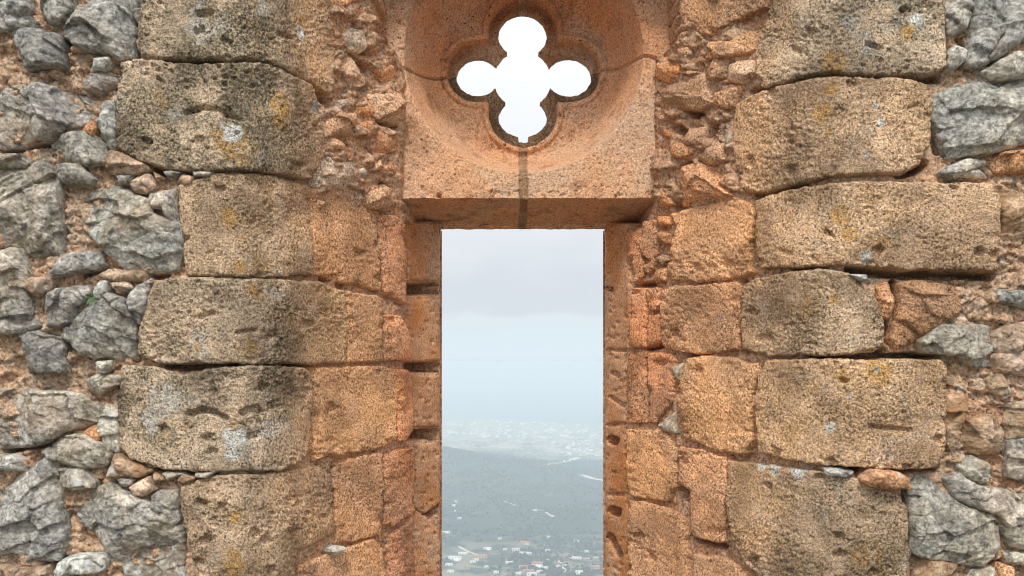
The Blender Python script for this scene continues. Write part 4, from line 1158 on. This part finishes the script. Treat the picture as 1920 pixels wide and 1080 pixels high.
def woodland():
    t = (1 + 5 ** .5) / 2
    V0 = np.array([(-1, t, 0), (1, t, 0), (-1, -t, 0), (1, -t, 0), (0, -1, t), (0, 1, t), (0, -1, -t), (0, 1, -t), (t, 0, -1), (t, 0, 1), (-t, 0, -1), (-t, 0, 1)]) / math.hypot(1, t)
    T0 = np.array([(0, 11, 5), (0, 5, 1), (0, 1, 7), (0, 7, 10), (0, 10, 11), (1, 5, 9), (5, 11, 4), (11, 10, 2), (10, 7, 6), (7, 1, 8), (3, 9, 4), (3, 4, 2), (3, 2, 6), (3, 6, 8), (3, 8, 9), (4, 9, 5), (2, 4, 11), (6, 2, 10), (8, 6, 7), (9, 8, 1)])
    r = np.random.default_rng(23)
    n = 16000
    y = r.uniform(1350, 3100, n); x = r.uniform(-.22, .22, n) * y
    dens = fbm(x / 160.0, y / 160.0, 81, 4)
    k = dens + r.uniform(-.18, .18, n) > np.where(y < 1850, 0.03, .0)
    x = x[k]; y = y[k]; z = terrain(x, y); m = len(x)
    s = r.uniform(1.6, 4.2, m)
    V = V0[None] * (s[:, None, None] * r.uniform(.7, 1.25, (m, 12, 1)))
    V[..., 2] *= .85
    V += np.stack([x, y, z + s * .6], -1)[:, None]
    T = T0[None] + (np.arange(m) * 12)[:, None, None]
    N = NT('scrub_foliage'); co = coords(N)
    c = N.mix(N.ramp(N.noise(co, .08, 4), .35, .65), (0.018, 0.032, 0.026), (0.055, 0.066, 0.046))
    o = mesh_from('woodland', V.reshape(-1, 3), [], N.finish(c, .95, .05), False, None, T.reshape(-1, 3))
    tag(o, 'dark scrubby woodland covering the hazy hillside', 'woodland', kind='stuff')
woodland()

# ------------------------------------------------------------------ haze
def build_haze():
    V, Q = box(0, 0, 0, 52000, 52000, 377.8)
    V = [(a, b, c - 374.0) for a, b, c in V]
    m = bpy.data.materials.new('haze_air'); m.use_nodes = True
    t = m.node_tree; t.nodes.clear()
    out = t.nodes.new('ShaderNodeOutputMaterial'); v = t.nodes.new('ShaderNodeVolumePrincipled')
    v.inputs['Color'].default_value = (.706, .80, .857, 1); v.inputs['Density'].default_value = HAZE
    v.inputs['Anisotropy'].default_value = 0.0
    t.links.new(v.outputs[0], out.inputs['Volume'])
    o = mesh_from('haze', V, Q, m, False)
    tag(o, 'pale sea haze lying over the land', 'haze', kind='stuff')
HAZE = 3.7e-4
build_haze()

# ------------------------------------------------------------------ sky and sun
SUN_EL, SUN_AZ = math.radians(52), math.radians(184)   # azimuth clockwise from +Y: behind the camera, a little left
w = bpy.data.worlds.new('World'); scene.world = w; w.use_nodes = True
t = w.node_tree; t.nodes.clear()
def wn(typ, **kw):
    n = t.nodes.new(typ)
    for k, v in kw.items():
        setattr(n, k, v)
    return n
out = wn('ShaderNodeOutputWorld'); mixs = wn('ShaderNodeMixShader')
sky = wn('ShaderNodeTexSky', sky_type='NISHITA'); sky.sun_disc = False; sky.sun_elevation = SUN_EL; sky.sun_rotation = SUN_AZ
b1 = wn('ShaderNodeBackground'); b1.inputs['Strength'].default_value = .1
t.links.new(sky.outputs[0], b1.inputs['Color'])
tc = wn('ShaderNodeTexCoord'); sp = wn('ShaderNodeSeparateXYZ'); t.links.new(tc.outputs['Generated'], sp.inputs[0])
mp = wn('ShaderNodeMapping'); mp.inputs['Scale'].default_value = (6.0, 6.0, 16.0); t.links.new(tc.outputs['Generated'], mp.inputs[0])
nz = wn('ShaderNodeTexNoise'); nz.inputs['Scale'].default_value = 1.6; nz.inputs['Detail'].default_value = 5; nz.inputs['Distortion'].default_value = .4
t.links.new(mp.outputs[0], nz.inputs['Vector'])
# clouds bend the bands of the sky, but not the last strip above the horizon
up = wn('ShaderNodeMapRange', interpolation_type='SMOOTHSTEP'); t.links.new(sp.outputs['Z'], up.inputs[0])
up.inputs['From Min'].default_value = .022; up.inputs['From Max'].default_value = .06; up.inputs['To Max'].default_value = .065
sb = wn('ShaderNodeMath', operation='SUBTRACT'); t.links.new(nz.outputs['Fac'], sb.inputs[0]); sb.inputs[1].default_value = .5
ma = wn('ShaderNodeMath', operation='MULTIPLY_ADD'); t.links.new(sb.outputs[0], ma.inputs[0]); t.links.new(up.outputs[0], ma.inputs[1]); t.links.new(sp.outputs['Z'], ma.inputs[2])
mx = wn('ShaderNodeMath', operation='MAXIMUM'); t.links.new(ma.outputs[0], mx.inputs[0]); mx.inputs[1].default_value = 0
sq = wn('ShaderNodeMath', operation='SQRT'); t.links.new(mx.outputs[0], sq.inputs[0])   # finer steps low in the sky
cr = wn('ShaderNodeValToRGB'); cr.color_ramp.interpolation = 'LINEAR'
_ks = .715
SKYK = [(0.0, (.71, .82, .89)), (.0015, (.715, .826, .896)), (.003, (.72, .833, .905)), (.006, (.733, .848, .922)), (.012, (.738, .854, .927)), (.022, (.727, .842, .914)), (.034, (.724, .832, .898)), (.050, (.74, .813, .876)), (.060, (.69, .745, .81)), (.085, (.69, .74, .80)), (.13, (.77, .81, .855)), (.20, (.86, .90, .93)), (.30, (.98, 1.0, 1.02)), (1.0, (1.55, 1.58, 1.62))]
el = cr.color_ramp.elements
el[0].position = 0; el[0].color = (*SKYK[0][1], 1); el[1].position = 1; el[1].color = (*SKYK[-1][1], 1)
SKYK = [(p, tuple(v * _ks for v in c)) for p, c in SKYK[:-1]] + SKYK[-1:]
for p, c in SKYK[1:-1]:
    e = el.new(math.sqrt(p)); e.color = (*c, 1)
t.links.new(sq.outputs[0], cr.inputs[0])
b2 = wn('ShaderNodeBackground'); b2.inputs['Strength'].default_value = 1.0
t.links.new(cr.outputs[0], b2.inputs['Color'])
mixs.inputs[0].default_value = .965
t.links.new(b1.outputs[0], mixs.inputs[1]); t.links.new(b2.outputs[0], mixs.inputs[2]); t.links.new(mixs.outputs[0], out.inputs[0])

sd = bpy.data.lights.new('sun', 'SUN'); sd.energy = 1.5; sd.angle = math.radians(10); sd.color = (1.0, .96, .90)
so = bpy.data.objects.new('sun', sd); COL.objects.link(so)
so.rotation_euler = (math.pi / 2 - SUN_EL, 0, math.pi - SUN_AZ)

# ------------------------------------------------------------------ camera and render
cd = bpy.data.cameras.new('camera'); cd.sensor_width = 36; cd.lens = 36 * F / 1920
cd.shift_y = (HY - 540) / 1920; cd.clip_start = .05; cd.clip_end = 80000
co_ = bpy.data.objects.new('camera', cd); COL.objects.link(co_)
co_.location = (0, 0, EYE); co_.rotation_euler = (math.pi / 2, 0, 0)
scene.camera = co_
vs = scene.view_settings
scene.display_settings.display_device = 'sRGB'
vs.view_transform = 'Standard'; vs.look = 'None'; vs.exposure = 0.52; vs.gamma = 1.0; vs.use_curve_mapping = False
cy = scene.cycles
cy.max_bounces = 6; cy.diffuse_bounces = 4; cy.glossy_bounces = 2; cy.volume_bounces = 3; cy.transmission_bounces = 2
cy.filter_width = 1.05; cy.use_denoising = True; cy.denoiser = 'OPENIMAGEDENOISE'; cy.denoising_input_passes = 'RGB_ALBEDO_NORMAL'; cy.denoising_prefilter = 'ACCURATE'
